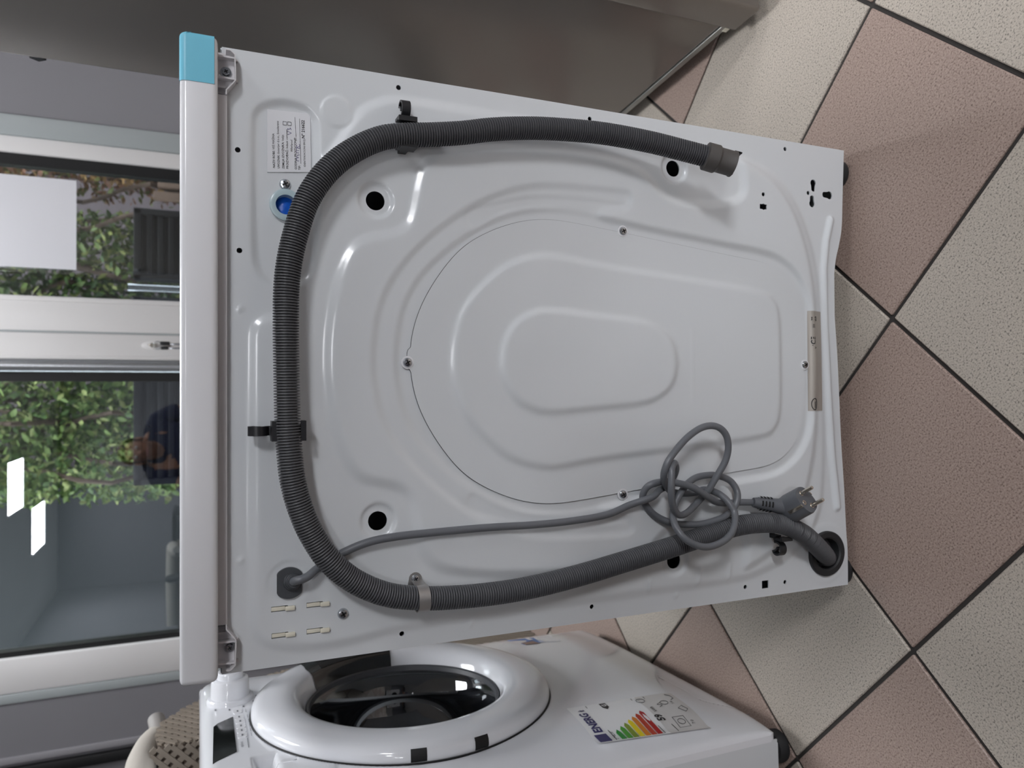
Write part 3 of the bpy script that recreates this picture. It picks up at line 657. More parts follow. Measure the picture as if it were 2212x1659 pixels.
# ivory wiring-clip ends in the four slots
for a, b in SLOTS:
    y = -float(HF(np.array([a-.008]), np.array([b]))[0])
    MB().box(a-.0019, a+.0019, y+.0004, y+.002, b-.0052, b+.0076, .0003).box(a-.0021, a+.0021, y-.0030, y-.0002, b-.0142, b-.0050, .0007).build('clip_end', IVORY, wm)
# cord grommet plate
gy = -float(HF(np.array([GR[0]]), np.array([GR[1]]))[0])
gp = []
for i in range(40):
    t = 2*PI*i/40; gp.append((GR[0]+-.0005+.0152*math.cos(t), GR[1]+max(-.0116, min(.0116, .0152*math.sin(t)))))
gm = MB().prism(gp, gy-.0030, gy+.001, lambda a, b, h: (a, h, b))
gc = (-0.2165,0.7534)
for r, h0, h1 in ((.0085, .002, .0045), (.0075, .004, .0075), (.0066, .006, .011)):
    gm.lathe([(r, h0), (r, h1-.0006), (r-.0006, h1), (r*.5, h1)], axis_mat((gc[0], gy, gc[1]), (.25, -1, -.15)), 24)
gm.build('cord_grommet', mat('slate_rubber', (70, 73, 77), .5), wm)

# -------- corrugated drain hose
hp = [(0.2323,-0.066,0.2757),(0.2375,-0.06,0.2959),(0.2436,-0.052,0.3222),(0.2518,-0.042,0.3657),(0.2565,-0.034,0.4215),(0.2549,-0.03,0.4772),(0.251,-0.029,0.5156),(0.2448,-0.028,0.5527),(0.2376,-0.027,0.5834),(0.2314,-0.026,0.6181),(0.2277,-0.026,0.6424),(0.2222,-0.026,0.6662),(0.2105,-0.026,0.6893),(0.1932,-0.026,0.7119),(0.1723,-0.026,0.7296),(0.1486,-0.026,0.7426),(0.1213,-0.026,0.7512),(0.0944,-0.026,0.7572),(0.0679,-0.026,0.7602),(0.0328,-0.026,0.7608),(-0.011,-0.026,0.7603),(-0.0547,-0.026,0.7595),(-0.081,-0.026,0.7582),(-0.1117,-0.026,0.7553),(-0.1383,-0.026,0.749),(-0.1645,-0.026,0.7388),(-0.1901,-0.026,0.7236),(-0.2111,-0.025,0.7036),(-0.2259,-0.024,0.6808),(-0.2356,-0.023,0.6573),(-0.2414,-0.022,0.6284),(-0.2446,-0.021,0.5984),(-0.2459,-0.021,0.5522),(-0.2438,-0.021,0.5037),(-0.237,-0.021,0.4469),(-0.2269,-0.022,0.3875),(-0.2155,-0.024,0.3254),(-0.2047,-0.026,0.2735),(-0.1969,-0.03,0.2351),(-0.1947,-0.034,0.203),(-0.1986,-0.036,0.1683),(-0.2133,-0.034,0.1326),(-0.2344,-0.022,0.0975),(-0.2529,-0.004,0.0647),(-0.2647,0.02,0.0366)]
HR = .0122; PT_ = .0027
C = resample(open_curve(hp, 12), PT_/5)
n = len(C); ph = np.arange(n) % 5
rad = np.where(ph == 0, HR-.0030, np.where(ph == 1, HR-.0030, HR))
rad = np.where(ph == 2, HR-.0002, rad)
hose = MB().tube(C, list(rad), 22, 0, True).build('drain_hose', HOSE, wm, sharp=60)
d0 = Vector(hp[0])-Vector(hp[1]); M = axis_mat(Vector(hp[0])-d0.normalized()*.024, d0)
MB().lathe([(.0120, -.002), (.0158, -.001), (.0160, .012), (.0142, .0145), (.0142, .030), (.0150, .0315), (.0150, .033), (.0125, .033), (.0118, .030), (.0118, .005)], M, 32).build('hose_cuff', CUFF, hose)
MB().lathe([(.0144, .030), (.0152, .031), (.0152, .0395), (.0134, .0395), (.0134, .030)], M, 16, 0, 1.9, 4.2).build('cuff_lip', CUFF, hose)
# outlet bellows ring in the lower corner
gl = MB().lathe([(.0300, .0), (.0300, .0035), (.0285, .0048), (.0225, .0046), (.0205, .003), (.0200, -.010), (.0172, -.011), (.0168, -.006), (.0150, -.006), (.0146, -.018), (.0100, -.020)],
                 Matrix.Translation((GL[0], -.0005, GL[1])) @ Matrix.Rotation(PI/2, 4, 'X') @ Matrix.Diagonal((1, 1.02, 1, 1)), 48)
gl.build('outlet_bellows', BLACKR, wm)
# black hose clips
def clip(c, along, name='hose_clip', hook=1, jaw=.019):
    """c: hose centre (x, z); along: unit vector of the hose in x-z; the hook lies on the side hook*perp"""
    a = Vector((along[0], along[1])).normalized(); p = Vector((-a.y, a.x))*hook
    y0 = -float(HF(np.array([c[0]]), np.array([c[1]]))[0])
    fn = lambda s, t, y: (c[0]+a.x*s+p.x*t, y, c[1]+a.y*s+p.y*t)
    mb = MB()
    for sg in (1, -1):
        t0 = sg*.0126
        mb.prism([(-jaw/2, t0), (jaw/2, t0), (jaw/2, t0+sg*.0030), (-jaw/2, t0+sg*.0030)], y0-.024, y0-.012, lambda s, t, y: fn(s, t, y))
        mb.prism([(-jaw/2, t0-sg*.002), (jaw/2, t0-sg*.002), (jaw/2, t0+sg*.0030), (-jaw/2, t0+sg*.0030)], y0-.0275, y0-.024, lambda s, t, y: fn(s, t, y))
    for sg in (1, -1): mb.prism([(-jaw*.22, sg*.0105), (jaw*.22, sg*.0105), (jaw*.22, sg*.0150), (-jaw*.22, sg*.0150)], y0-.0125, y0, lambda s, t, y: fn(s, t, y))
    mb.prism([(-jaw*.22, -.0125), (jaw*.22, -.0125), (jaw*.22, .0125), (-jaw*.22, .0125)], y0-.0015, y0, lambda s, t, y: fn(s, t, y))
    o = mb.build(name, BLACKP, wm)
    hk = MB(); base = .0155; r = .0080
    ln_ = [(base, .010), (base+.003, .0095)] + [(base+.0035+r+r*math.cos(t)*1.0, .0125+r*math.sin(t)) for t in np.linspace(PI*1.12, -PI*.32, 16)] + [(base+.0035+r+r*.25, .0115), (base+.0035+r-.002, .0145)]
    hk.ribbon([(q[0], q[1]) for q in ln_], .0022, .0090, lambda t, yy, s: fn(s, t, y0-yy))
    hk.build('cord_hook', BLACKP, o)
    return o
ca = (0.2301,0.6428); clip(ca, (0, -1), hook=1)
cb = (-0.0681,0.7584); clip(cb, (1, 0), hook=1)
# lower hook beside the hose end
cc = (-0.205,0.1596); clip(cc, (0, 1), hook=1, jaw=.017)
# metal strap with tab
sc_ = (-0.2415,0.6279); st0 = (-0.2257,0.6297)
sy = -float(HF(np.array([sc_[0]+.02]), np.array([sc_[1]]))[0])
mb = MB(); R_ = HR+.0008
arc = [(sc_[0]+R_+.0012, sy-.0006)] + [(sc_[0]+R_*math.cos(t), -.0225-R_*math.sin(t)) for t in np.linspace(-.35, PI+.75, 26)]
mb.ribbon(arc, .0011, .0118, lambda a, y, w: (a, y, sc_[1]+w*1.0))
tb = [(st0[0]+.0085*math.sin(t)*.0+.0, 0) for t in [0]]
tab = [(sc_[0]+.010, sc_[1]-.0058+.004), (st0[0], st0[1]-.0068)] + [(st0[0]+.0068*math.cos(t), st0[1]+.0068*math.sin(t)) for t in np.linspace(-PI/2, PI/2, 10)] + [(st0[0], st0[1]+.0068), (sc_[0]+.010, sc_[1]+.0058+.004)]
ty = -float(HF(np.array([st0[0]]), np.array([st0[1]]))[0])
mb.prism(tab, ty-.0016, ty-.0006, lambda a, b, h: (a, h, b))
stp = mb.build('hose_strap', STRAP, wm, label='bare metal strap')
screw('screw', Matrix.Translation((st0[0]+.0004, ty-.0016, st0[1])) @ Matrix.Rotation(PI/2, 4, 'X'), stp, .0042, .0028)

# -------- mains cord with its knot and plug
kn = [(-0.1559,-0.022,0.351),(-0.149,-0.017,0.3367),(-0.144,-0.017,0.3257),(-0.1335,-0.022,0.3203),(-0.1225,-0.03,0.3221),(-0.1154,-0.036,0.3289),(-0.1207,-0.042,0.3364),(-0.1312,-0.045,0.339),(-0.1428,-0.046,0.3403),(-0.155,-0.044,0.3385),(-0.1663,-0.04,0.3331),(-0.1759,-0.036,0.3231),(-0.1762,-0.031,0.3097),(-0.1693,-0.026,0.2941),(-0.1599,-0.022,0.279),(-0.1513,-0.027,0.2735),(-0.1429,-0.03,0.2698),(-0.1299,-0.034,0.2633),(-0.1153,-0.038,0.2568),(-0.1007,-0.041,0.255),(-0.0861,-0.043,0.259),(-0.0766,-0.043,0.2681),(-0.0731,-0.042,0.2805),(-0.0761,-0.041,0.296),(-0.0858,-0.04,0.3125),(-0.0984,-0.04,0.3271),(-0.1117,-0.041,0.3399),(-0.1246,-0.039,0.3447),(-0.1353,-0.033,0.341),(-0.146,-0.024,0.33),(-0.1517,-0.017,0.319),(-0.154,-0.014,0.3089),(-0.1556,-0.013,0.2956),(-0.155,-0.013,0.2804),(-0.1522,-0.014,0.2709),(-0.1538,-0.018,0.2611),(-0.1579,-0.028,0.2562),(-0.1662,-0.038,0.2522),(-0.1771,-0.043,0.2483),(-0.189,-0.05,0.2538),(-0.2005,-0.055,0.2644),(-0.2083,-0.056,0.2792),(-0.2116,-0.056,0.2977),(-0.2082,-0.055,0.3133),(-0.2,-0.052,0.3271),(-0.1896,-0.044,0.3319),(-0.1794,-0.034,0.3297),(-0.1711,-0.028,0.3246),(-0.1628,-0.025,0.3191),(-0.1521,-0.024,0.3111),(-0.1424,-0.021,0.2989),(-0.1362,-0.018,0.2834),(-0.1345,-0.017,0.2627),(-0.1371,-0.017,0.2471),(-0.1435,-0.018,0.2329),(-0.1545,-0.022,0.227),(-0.165,-0.026,0.2294),(-0.1745,-0.027,0.2353),(-0.1811,-0.028,0.2447),(-0.1861,-0.028,0.2565),(-0.1917,-0.023,0.2782),(-0.1918,-0.018,0.2996),(-0.1883,-0.016,0.3205),(-0.1794,-0.013,0.3391),(-0.167,-0.012,0.3516),(-0.1569,-0.013,0.3573),(-0.1464,-0.017,0.3559),(-0.1404,-0.021,0.3496),(-0.1385,-0.022,0.3376),(-0.1386,-0.024,0.3281),(-0.1398,-0.029,0.3208),(-0.1431,-0.033,0.3078),(-0.1482,-0.034,0.2962),(-0.1582,-0.032,0.2785),(-0.1668,-0.024,0.2595),(-0.1702,-0.017,0.2369),(-0.1706,-0.016,0.2201),(-0.1709,-0.02,0.206),(-0.1716,-0.022,0.1941)]
cin = [(gc[0], gy-.004, gc[1]), (gc[0]+.004, gy-.014, gc[1]-.002)] + [(-0.2097,-0.018,0.7412),(-0.2019,-0.0145,0.7285),(-0.1921,-0.0098,0.7075),(-0.183,-0.0115,0.6826),(-0.1788,-0.0135,0.6548),(-0.1777,-0.0128,0.6106),(-0.1772,-0.0128,0.5539),(-0.1783,-0.0128,0.4995),(-0.1776,-0.0128,0.4538),(-0.1736,-0.013,0.4062),(-0.1641,-0.015,0.3764)]
CC = resample(open_curve(cin+kn, 8), .0022)
cord = MB().tube(CC, .0041, 12).build('power_cord', CORD, wm)
# plug (two pin with earth clips), body axis from cable end to pins
pe = Vector((-0.1705,-0.024,0.2033))
pin_a = Vector((-0.1544,-0.062,0.1632)); pin_b = Vector((-0.1732,-0.06,0.1548))
ax = (Vector((-0.1449,-0.078,0.1607))-pin_a).normalized()
fc = Vector((-0.1654,-0.06,0.1525))
u = (pin_b-pin_a); u = (u-ax*u.dot(ax)).normalized(); w_ = ax.cross(u)
MP = Matrix((u, w_, ax)).transposed().to_4x4(); MP.translation = fc
pb = MB()
sec = []
for z, sc in ((-.036, .80), (-.034, .93), (-.026, 1.0), (-.002, .98), (0, .93), (0.0001, .0)):
    ring = []
    for i in range(32):
        t = 2*PI*i/32; e = .75; cx = abs(math.cos(t))**e*math.copysign(1, math.cos(t)); cz = abs(math.sin(t))**e*math.copysign(1, math.sin(t))
        ring.append(MP @ Vector((cx*.0175*sc, cz*.0150*sc, z)))
    sec.append(ring)
v = [p for r in sec for p in r]; f = []
for j in range(len(sec)-1):
    for i in range(32): f.append((j*32+i, j*32+(i+1) % 32, (j+1)*32+(i+1) % 32, (j+1)*32+i))
f.append(tuple(range(31, -1, -1))); pb.add(v, f)
back = MP @ Vector((0, 0, -.026))
nk = [pe, pe.lerp(back, .25), pe.lerp(back, .5), pe.lerp(back, .75), back]
pb.tube(nk, [.0058, .0080, .0086, .0098, .0115], 16)
plug = pb.build('plug', mat('plug_grey', (92, 95, 100), .42), cord, sharp=40)
dr = (back-pe).normalized()
gv = MB(); MT = axis_mat(pe, dr)
for k in range(4):
    z0 = (back-pe).length*(.16+.085*k)
    for q in range(5): gv.lathe([(.0083+.0006*k*.4, z0), (.0089+.0006*k*.4, z0+.0004), (.0089+.0006*k*.4, z0+.0018), (.0083+.0006*k*.4, z0+.0022)], MT, 7, 0, 2*PI*q/5, 2*PI*q/5+.75)
gv.build('relief_groove', DARK, cord)
for pp in (-.0095, .0095):
    o_ = MP @ Vector((pp, 0, 0)); A = axis_mat(o_, ax)
    MB().lathe([(.0032, 0), (.0032, .0006), (.0024, .0007), (.0024, .0165), (.0020, .0182), (.0010, .0190), (0, .0191)], A, 16).build('pin', BRASS, cord)
MB().lathe([(.0032, 0), (.0026, .0005), (.0014, .0005), (.0013, -.004)], axis_mat(MP @ Vector((0, -.0075, .0003)), ax), 14).build('earth_socket', BRASS, cord)
for sg in (1, -1): MB().box(-.0022, .0022, sg*.0150-.0006, sg*.0150+.0006, -.022, .0004, .0003, M=MP).build('earth_clip', BRASS, cord)

# ================================================================ front loading washer at the left
lw = thing('washing_machine', 'white front loading washer with a round door and a coloured energy label', 'washing machine', (-.5455, .127, 0), math.radians(92))
LWW, LWT = .595, .8335
def bulge(u, z):
    u = np.asarray(u, float); t = (u-LWW/2)/(LWW/2); k = np.where(t < 0, np.abs(t)**8, np.abs(t)**4)
    q = np.clip((np.asarray(z, float)-.03)/.13, 0, 1); return .031*(1-k)*(.25+.75*q*q*(3-2*q))
def edge_round(u, z):
    """how far the front drops back at its rounded rim"""
    e = np.minimum(np.minimum(u, LWW-u), 1); r = .006
    a = np.where(e < r, r-np.sqrt(np.maximum(r*r-(r-e)**2, 0)), 0)
    et = LWT-z; rt = .022
    b = np.where(et < rt, rt-np.sqrt(np.maximum(rt*rt-(rt-et)**2, 0)), 0)
    eb = z-.03; rb = .03
    c = np.where(eb < rb, .35*(rb-np.sqrt(np.maximum(rb*rb-(rb-eb)**2, 0))), 0)
    return np.maximum(np.maximum(a, b), c)
DC = (.3020, .5270)
def FH(u, z):
    u = np.asarray(u, float); z = np.asarray(z, float)
    h = bulge(u, z)-edge_round(u, z)
    d = np.hypot(u-DC[0], z-DC[1]); h = h-.008*stepf(d-.233, .014)
    h = h-.0014*np.exp(-((z-SEAMZ(u))/.0011)**2)*((d > .238))
    h = h-.0014*np.exp(-((u-SEAMU)/.0012)**2)*((z > SEAMZ(u)))
    for ln_ in FLAP: h = h-.0010*np.exp(-(dist_line(u, z, ln_)/.0010)**2)
    dd = np.maximum(np.abs(u-GRIP[0])-GRIP[2], np.abs(z-GRIP[1])-GRIP[3]); h = h-.018*stepf(dd, .012)
    return h
s0, s1_ = [(0.5141,0.7274),(0.4385,0.7155)]
def SEAMZ(u): return .7165+(np.asarray(u)-.3)*.008
SEAMU = (0.1449,0.7183)[0]
FLAP = [open_curve([(0.2408,0.0796),(0.2223,0.0893),(0.1962,0.0872),(0.1508,0.0867),(0.1242,0.0878),(0.1066,0.0829),(0.0913,0.0581),(0.0719,0.0203)], 5)]
g0, g1 = [(0.1413,0.7653),(0.1681,0.7421)]
GRIP = ((g0[0]-.018), (g0[1]+g1[1])/2, .050, .011)
def front_loop():
    r = .012; P_ = []
    for cx, cz, a0 in ((LWW-r, .03+r, -PI/2), (LWW-r, LWT-r, 0), (r, LWT-r, PI/2), (r, .03+r, PI)):
        P_ += [(cx+r*math.cos(a0+t), cz+r*math.sin(a0+t)) for t in np.linspace(0, PI/2, 7)]
    out = []
    for i in range(len(P_)):
        a, b = P_[i], P_[(i+1) % len(P_)]; k = max(1, int(math.hypot(a[0]-b[0], a[1]-b[1])/.004)); out += dens(a, b, k)
    return out
fv, ff = sheet(front_loop(), [circ(DC[0], DC[1], .205, 90)], .0032, FH, lip=.010, hole_lip=.01)
MB().add(fv, ff).build('front_panel', PLASTIC_GL, lw, sharp=55)
MB().box(.0003, .0025, .014, .50, .030, LWT-.026).box(LWW-.0025, LWW-.0003, .012, .50, .028, LWT-.022).box(.001, LWW-.001, .498, .50, .028, LWT-.022).box(.001, LWW-.001, .02, .50, .028, .030).build('cabinet', ENAMEL, lw)
MB().box(.0, LWW, .004, .505, LWT-.026, LWT-.0005, .006).build('worktop', PLASTIC, lw)
for x, y in ((.030, .040), (LWW-.03, .04), (.03, .46), (LWW-.03, .46)):
    MB().lathe([(0, 0), (.024, 0), (.025, .006), (.022, .016), (.012, .018), (.012, .030), (0, .030)], Matrix.Translation((x, y, 0)), 24).build('foot', BLACKR, lw)
MD = Matrix.Translation((DC[0], 0, DC[1])) @ Matrix.Rotation(PI/2, 4, 'X')      # local z of the door = outwards
ring = MB().lathe([(0.2215, .0215), (0.2320, .0245), (0.2352, .029), (0.2360, .0345), (0.2354, .040), (0.2327, .0450), (0.2264, .0492), (0.2166, .0517), (0.2009, .0530), (.1900, .0532), (.1780, .0518), (.1690, .0488), (.1630, .0435), (.1590, .0365), (.1560, .0290), (.1545, .0240)], MD, 128)
dring = ring.build('door_ring', PLASTIC_GL, lw, sharp=60)
MB().lathe([(.1560, .026), (.1535, .030), (.1500, .0285), (.1480, .0215), (.1510, .016)], MD, 80).build('glass_rim', RUBG, dring)
MB().lathe([(.1490, .022), (.1470, .020), (.1400, .010), (.1330, -.020), (.1240, -.052), (.1120, -.068), (.080, -.080), (.040, -.085), (0, -.086)], MD, 72).build('door_glass', GLASS2, dring, sharp=80)
MB().lathe([(.205, -.004), (.180, -.010), (.172, -.030), (.176, -.050), (.168, -.064), (.172, -.078), (.165, -.095)], MD, 64).build('door_gasket', RUBG, lw, sharp=80)
MB().lathe([(.165, -.095), (.205, -.105), (.215, -.140), (.213, -.250), (.205, -.345), (.120, -.365), (0, -.365)], MD, 64).build('drum', DRUM, lw, sharp=50)
# dark grip let into the ring, two black hinge slots
def sector(name, prof, a0, a1, mt, par, n=20):
    v = []; f = []
    for r, h, e in [(p + (0,))[:3] for p in prof]:
        for i in range(n+1):
            a = math.radians(a0+(a1+e-a0)*i/n); v.append(MD @ Vector((r*math.cos(a), r*math.sin(a), h)))
    for j in range(len(prof)-1):
        for i in range(n): k = j*(n+1)+i; f.append((k, k+1, k+n+2, k+n+1))
    return MB().add(v, f).build(name, mt, par, sharp=70)
GRIPM = mat('smoky_dark_plastic', (30, 33, 34), .16, spec=.6)
hd = sector('door_grip', [(0.2372, .030, 0), (0.2374, .0345, 0), (0.2367, .0408, 0), (0.2337, .0460, 1), (0.2269, .0503, 2), (0.2166, .0528, 3), (0.2009, .0541, 6), (.1900, .0543, 9), (.1780, .0529, 11), (.1685, .0497, 13), (.1621, .0440, 15), (.1580, .0368, 16), (.1550, .0292, 16.5)], -6, 38, GRIPM, dring, 28)
sector('grip_recess', [(0.2254, .0515, 0), (0.2058, .0545, 2), (.1800, .0540, 6), (.1720, .0519, 7)], 0, 33, DARK, dring)
sector('grip_lip', [(0.2019, .0546, 0), (0.1960, .0562, 0), (.1950, .0556, 0)], 3, 34, GRIPM, dring)
va = [(0.0694,0.5688), (0.0753,0.4807)]
for a, b in va:
    t = math.degrees(math.atan2(b-DC[1], a-DC[0]))
    sector('hinge_slot', [(.2360, .0292), (.2370, .0315), (.2374, .0345), (.2366, .0408), (.2338, .0458)], t-2.6, t+2.6, DARK, dring, 6)
# programme knob
kc = (0.4103,0.7879); kz = (0.457,0.7801)
MK = Matrix.Translation((kc[0], -float(FH(np.array([kc[0]]), np.array([kc[1]]))[0])+.004, kc[1])) @ Matrix.Rotation(PI/2, 4, 'X')
kb_ = MB().lathe([(.036, -.004), (.036, .008), (.034, .011), (.030, .012)], MK, 48).build('knob_collar', PLASTIC_GL, lw)
MB().lathe([(.0300, .010), (.0290, .034), (.0275, .039), (.0235, .0410), (.0225, .0400), (.0205, .0400), (.0200, .048), (.0185, .0500), (0, .0505)], MK, 48).build('knob', PLASTIC_GL, lw, sharp=30)
# display window and touch keys
dq = [(0.1789,0.8185),(0.3027,0.8151),(0.3125,0.8092),(0.33,0.7871),(0.2015,0.7879)]
def on_front_line(pts, r, name, mt, par, off=.0):
    P_ = np.array(pts, float); h_ = FH(P_[:, 0], P_[:, 1]); return MB().tube([(a, -h-off, b) for (a, b), h in zip(P_, h_)], r, 6).build(name, mt, par)
SEAMC = mat('seam_grey', (120, 120, 124), .6)
on_front_line(resample(FLAP[0], .004), .0006, 'flap_seam', SEAMC, lw)
us = np.linspace(.008, LWW-.008, 160); us = us[np.hypot(us-DC[0], SEAMZ(us)-DC[1]) > .237]
for seg in (us[us < DC[0]], us[us > DC[0]]): on_front_line([(u_, float(SEAMZ(u_))) for u_ in seg], .0007, 'panel_seam', SEAMC, lw)
on_front_line([(SEAMU, z_) for z_ in np.linspace(float(SEAMZ(SEAMU)), LWT-.03, 20) if math.hypot(SEAMU-DC[0], z_-DC[1]) > .238], .0007, 'drawer_seam', SEAMC, lw)
on_front_line([(DC[0]+.2362*math.cos(t), DC[1]+.2362*math.sin(t)) for t in np.linspace(0, 2*PI, 121)], .0022, 'door_gap', DARK, lw, .0002)
def on_front(poly, name, mt, par, h0=.0002, h1=.0009, n=1):
    m = MB(); m.prism(poly, h0, h1, lambda a, b, h: (a, -float(FH(np.array([a]), np.array([b]))[0])-h, b)); return m.build(name, mt, par)
on_front(dq, 'display_window', SCREEN, lw, -.0005, .0012)
kp = [(0.35,0.7795),(0.325,0.7784),(0.3076,0.7777),(0.2892,0.7776),(0.2713,0.7776),(0.254,0.7776)]
for a, b in kp: on_front([(a+.0085*c_, b+.0065*s_) for c_, s_ in ((-1, -.7), (-.7, -1), (.7, -1), (1, -.7), (1, .7), (.7, 1), (-.7, 1), (-1, .7))], 'touch_key', PLASTIC, lw, -.0002, .0010)
def front_text(s, p, size, bold, mt, name, par, rot=0., off=.0006, hf=None):
    v, f = text_geo(s, size, bold); c, sn = math.cos(rot), math.sin(rot)
    V = np.array([(p[0]+a*c-b*sn, p[1]+a*sn+b*c) for a, b in v]); h = (hf or FH)(V[:, 0], V[:, 1])
    return MB().add([(a, -k-off, b) for (a, b), k in zip(V, h)], f).build(name, mt, par)
pm = MB()
for (a, b) in kp: 
    pm.prism([(a-.003, b-.0012), (a+.003, b-.0012), (a+.003, b+.0012), (a-.003, b+.0012)], .0012, .0014, lambda u_, z_, h: (u_, -float(FH(np.array([u_]), np.array([z_]))[0])-h, z_))
    pm.prism([(a-.0075, b-.0125), (a+.0055, b-.0125), (a+.0055, b-.0119), (a-.0075, b-.0119)], .0004, .0006, lambda u_, z_, h: (u_, -float(FH(np.array([u_]), np.array([z_]))[0])-h, z_))
for k in range(9):
    t = math.radians(-215+k*31); a, b = kc[0]+.047*math.cos(t), kc[1]+.040*math.sin(t)
    if b > LWT-.02: continue
    pm.prism([(a-.003, b-.0012), (a+.003, b-.0012), (a+.003, b+.0012), (a-.003, b+.0012)], .0004, .0006, lambda u_, z_, h: (u_, -float(FH(np.array([u_]), np.array([z_]))[0])-h, z_))
la, lb_ = [(0.2427,0.7717),(0.2086,0.772)]
pm.prism([(lb_[0], lb_[1]-.0004), (la[0], la[1]-.0004), (la[0], la[1]+.0004), (lb_[0], lb_[1]+.0004)], .0004, .0006, lambda u_, z_, h: (u_, -float(FH(np.array([u_]), np.array([z_]))[0])-h, z_))
po = pm.build('printed_symbol', GREYINK, lw); po['kind'] = 'stuff'
pd = (0.2132,0.7783); front_text('options', pd, .0062, 0, GREYINK, 'printed_text', lw)
# energy label: white part with flag, arrows and figures, and a clear lower part
TL, TR, BLp = [Vector(q) for q in [(0.0256,0.3235),(0.1382,0.3153),(0.0189,0.2071)]]
EX = TR-TL; EY = BLp-TL; EWID = EX.length
def EL(s_, t_): q = TL+EX*s_+EY*t_; return (q.x, q.y)
def EH(u, z): return FH(u, z)+.0004+.008*np.clip(.12-((np.asarray(u)-TL.x)*EX.x+(np.asarray(z)-TL.y)*EX.y)/EX.length_squared, 0, .12)/.12
def on_label(poly, h0, h1, mt, name, par):
    m = MB(); pp = [EL(*q) for q in poly]; m.prism(pp, h0, h1, lambda a, b, h: (a, -float(EH(np.array([a]), np.array([b]))[0])-h, b)); return m.build(name, mt, par)
def grid_label(s0_, s1__, t0, t1, h, mt, name, par, n=14, **kw):
    v = []; f = []
    for j in range(n+1):
        for i in range(n+1):
            a, b = EL(s0_+(s1__-s0_)*i/n, t0+(t1-t0)*j/n); v.append((a, -float(EH(np.array([a]), np.array([b]))[0])-h, b))
    for j in range(n):
        for i in range(n): k = j*(n+1)+i; f.append((k, k+1, k+n+2, k+n+1))
    return MB().add(v, f).build(name, mt, par, **kw)
en = grid_label(0, 1, 0, 1.0, .0002, mat('energy_label_white', (238, 239, 240), .35), 'energy_label', lw, label='white energy label with green to red arrows')
grid_label(0, 1, 1.0, 1.58, .0001, mat('clear_label_film', (212, 210, 208), .25), 'label_film', en, label='clear lower half of the energy label')
def etext(s, p, size, bold, mt, par=None):
    q = EL(*p); rot = math.atan2(EX.y, EX.x)
    return front_text(s, q, size*EWID, bold, mt, 'printed_text', par or en, rot, .0010, EH)
on_label([(.03, .04), (.22, .04), (.22, .20), (.03, .20)], .0004, .0007, NAVY, 'flag', en)
fs = MB()
for k in range(12):
    t = 2*PI*k/12; a, b = EL(.125+.045*math.cos(t), .12+.05*math.sin(t)); h = float(EH(np.array([a]), np.array([b]))[0])
    fs.prism([(a+.0009*math.cos(q), b+.0009*math.sin(q)) for q in np.linspace(0, 2*PI, 6)[:-1]], h+.0008, h+.0010, lambda u_, z_, y_: (u_, -y_, z_))
fo = fs.build('flag_stars', mat('flag_yellow', (232, 206, 80), .4), en); fo['kind'] = 'stuff'
etext('ENERG', (.25, .18), .165, .035, NAVY); etext('\u21af', (.80, .18), .15, .02, NAVY)
etext('CANDY', (.04, .30), .055, .01, INK)
cols = [(40, 138, 52), (78, 156, 56), (128, 150, 50), (232, 212, 30), (214, 130, 44), (190, 66, 44), (176, 34, 34)]
for k, (cc_, ch) in enumerate(zip(cols, 'ABCDEFG')):
    t0 = .335+k*.083; x1 = .20+.055*k
    on_label([(.03, t0), (x1, t0), (x1+.06, t0+.033), (x1, t0+.066), (.03, t0+.066)], .0004, .0007, mat('energy_arrow_%s' % ch.lower(), cc_, .4), 'arrow', en)
    etext(ch, (.05, t0+.058), .055, .02, mat('print_white', (240, 240, 240), .4))
on_label([(.78, .50), (.84, .455), (.97, .455), (.97, .545), (.84, .545)], .0004, .0007, INK, 'class_arrow', en)
etext('G', (.86, .53), .09, .03, mat('print_white', (240, 240, 240), .4))
rule = MB()
for t0 in (.255, .93, 1.12):
    pp = [EL(.03, t0), EL(.97, t0), EL(.97, t0+.008), EL(.03, t0+.008)]
    rule.prism(pp, .0005, .0007, lambda a, b, h: (a, -float(EH(np.array([a]), np.array([b]))[0])-h, b))
def ering(s_, t_, r, a0=0, a1=2*PI):
    rule.tube([(lambda q: (q[0], -float(EH(np.array([q[0]]), np.array([q[1]]))[0])-.0006, q[1]))(EL(s_+r*math.cos(a), t_+r*math.sin(a))) for a in np.linspace(a0, a1, 18)], .0004, 4)
ering(.86, 1.025, .06); ering(.70, 1.30, .055); ering(.22, 1.28, .05)
for q in ([(.12, 1.2), (.32, 1.2), (.32, 1.36), (.12, 1.36), (.12, 1.2)], [(.40, 1.46), (.50, 1.40), (.56, 1.48), (.46, 1.52), (.40, 1.46)], [(.76, 1.44), (.80, 1.5), (.90, 1.5), (.94, 1.44)], [(.6, 1.18), (.64, 1.24), (.68, 1.18), (.72, 1.24)]):
    rule.tube([(lambda w__: (w__[0], -float(EH(np.array([w__[0]]), np.array([w__[1]]))[0])-.0006, w__[1]))(EL(*p)) for p in q], .0004, 4)
ro = rule.build('printed_symbol', INK, en); ro['kind'] = 'stuff'
etext('59', (.28, 1.085), .15, .03, INK); etext('kWh', (.50, 1.085), .07, .01, INK)
etext('7.0', (.14, 1.44), .06, .01, INK); etext('3:18', (.62, 1.42), .05, .01, INK)
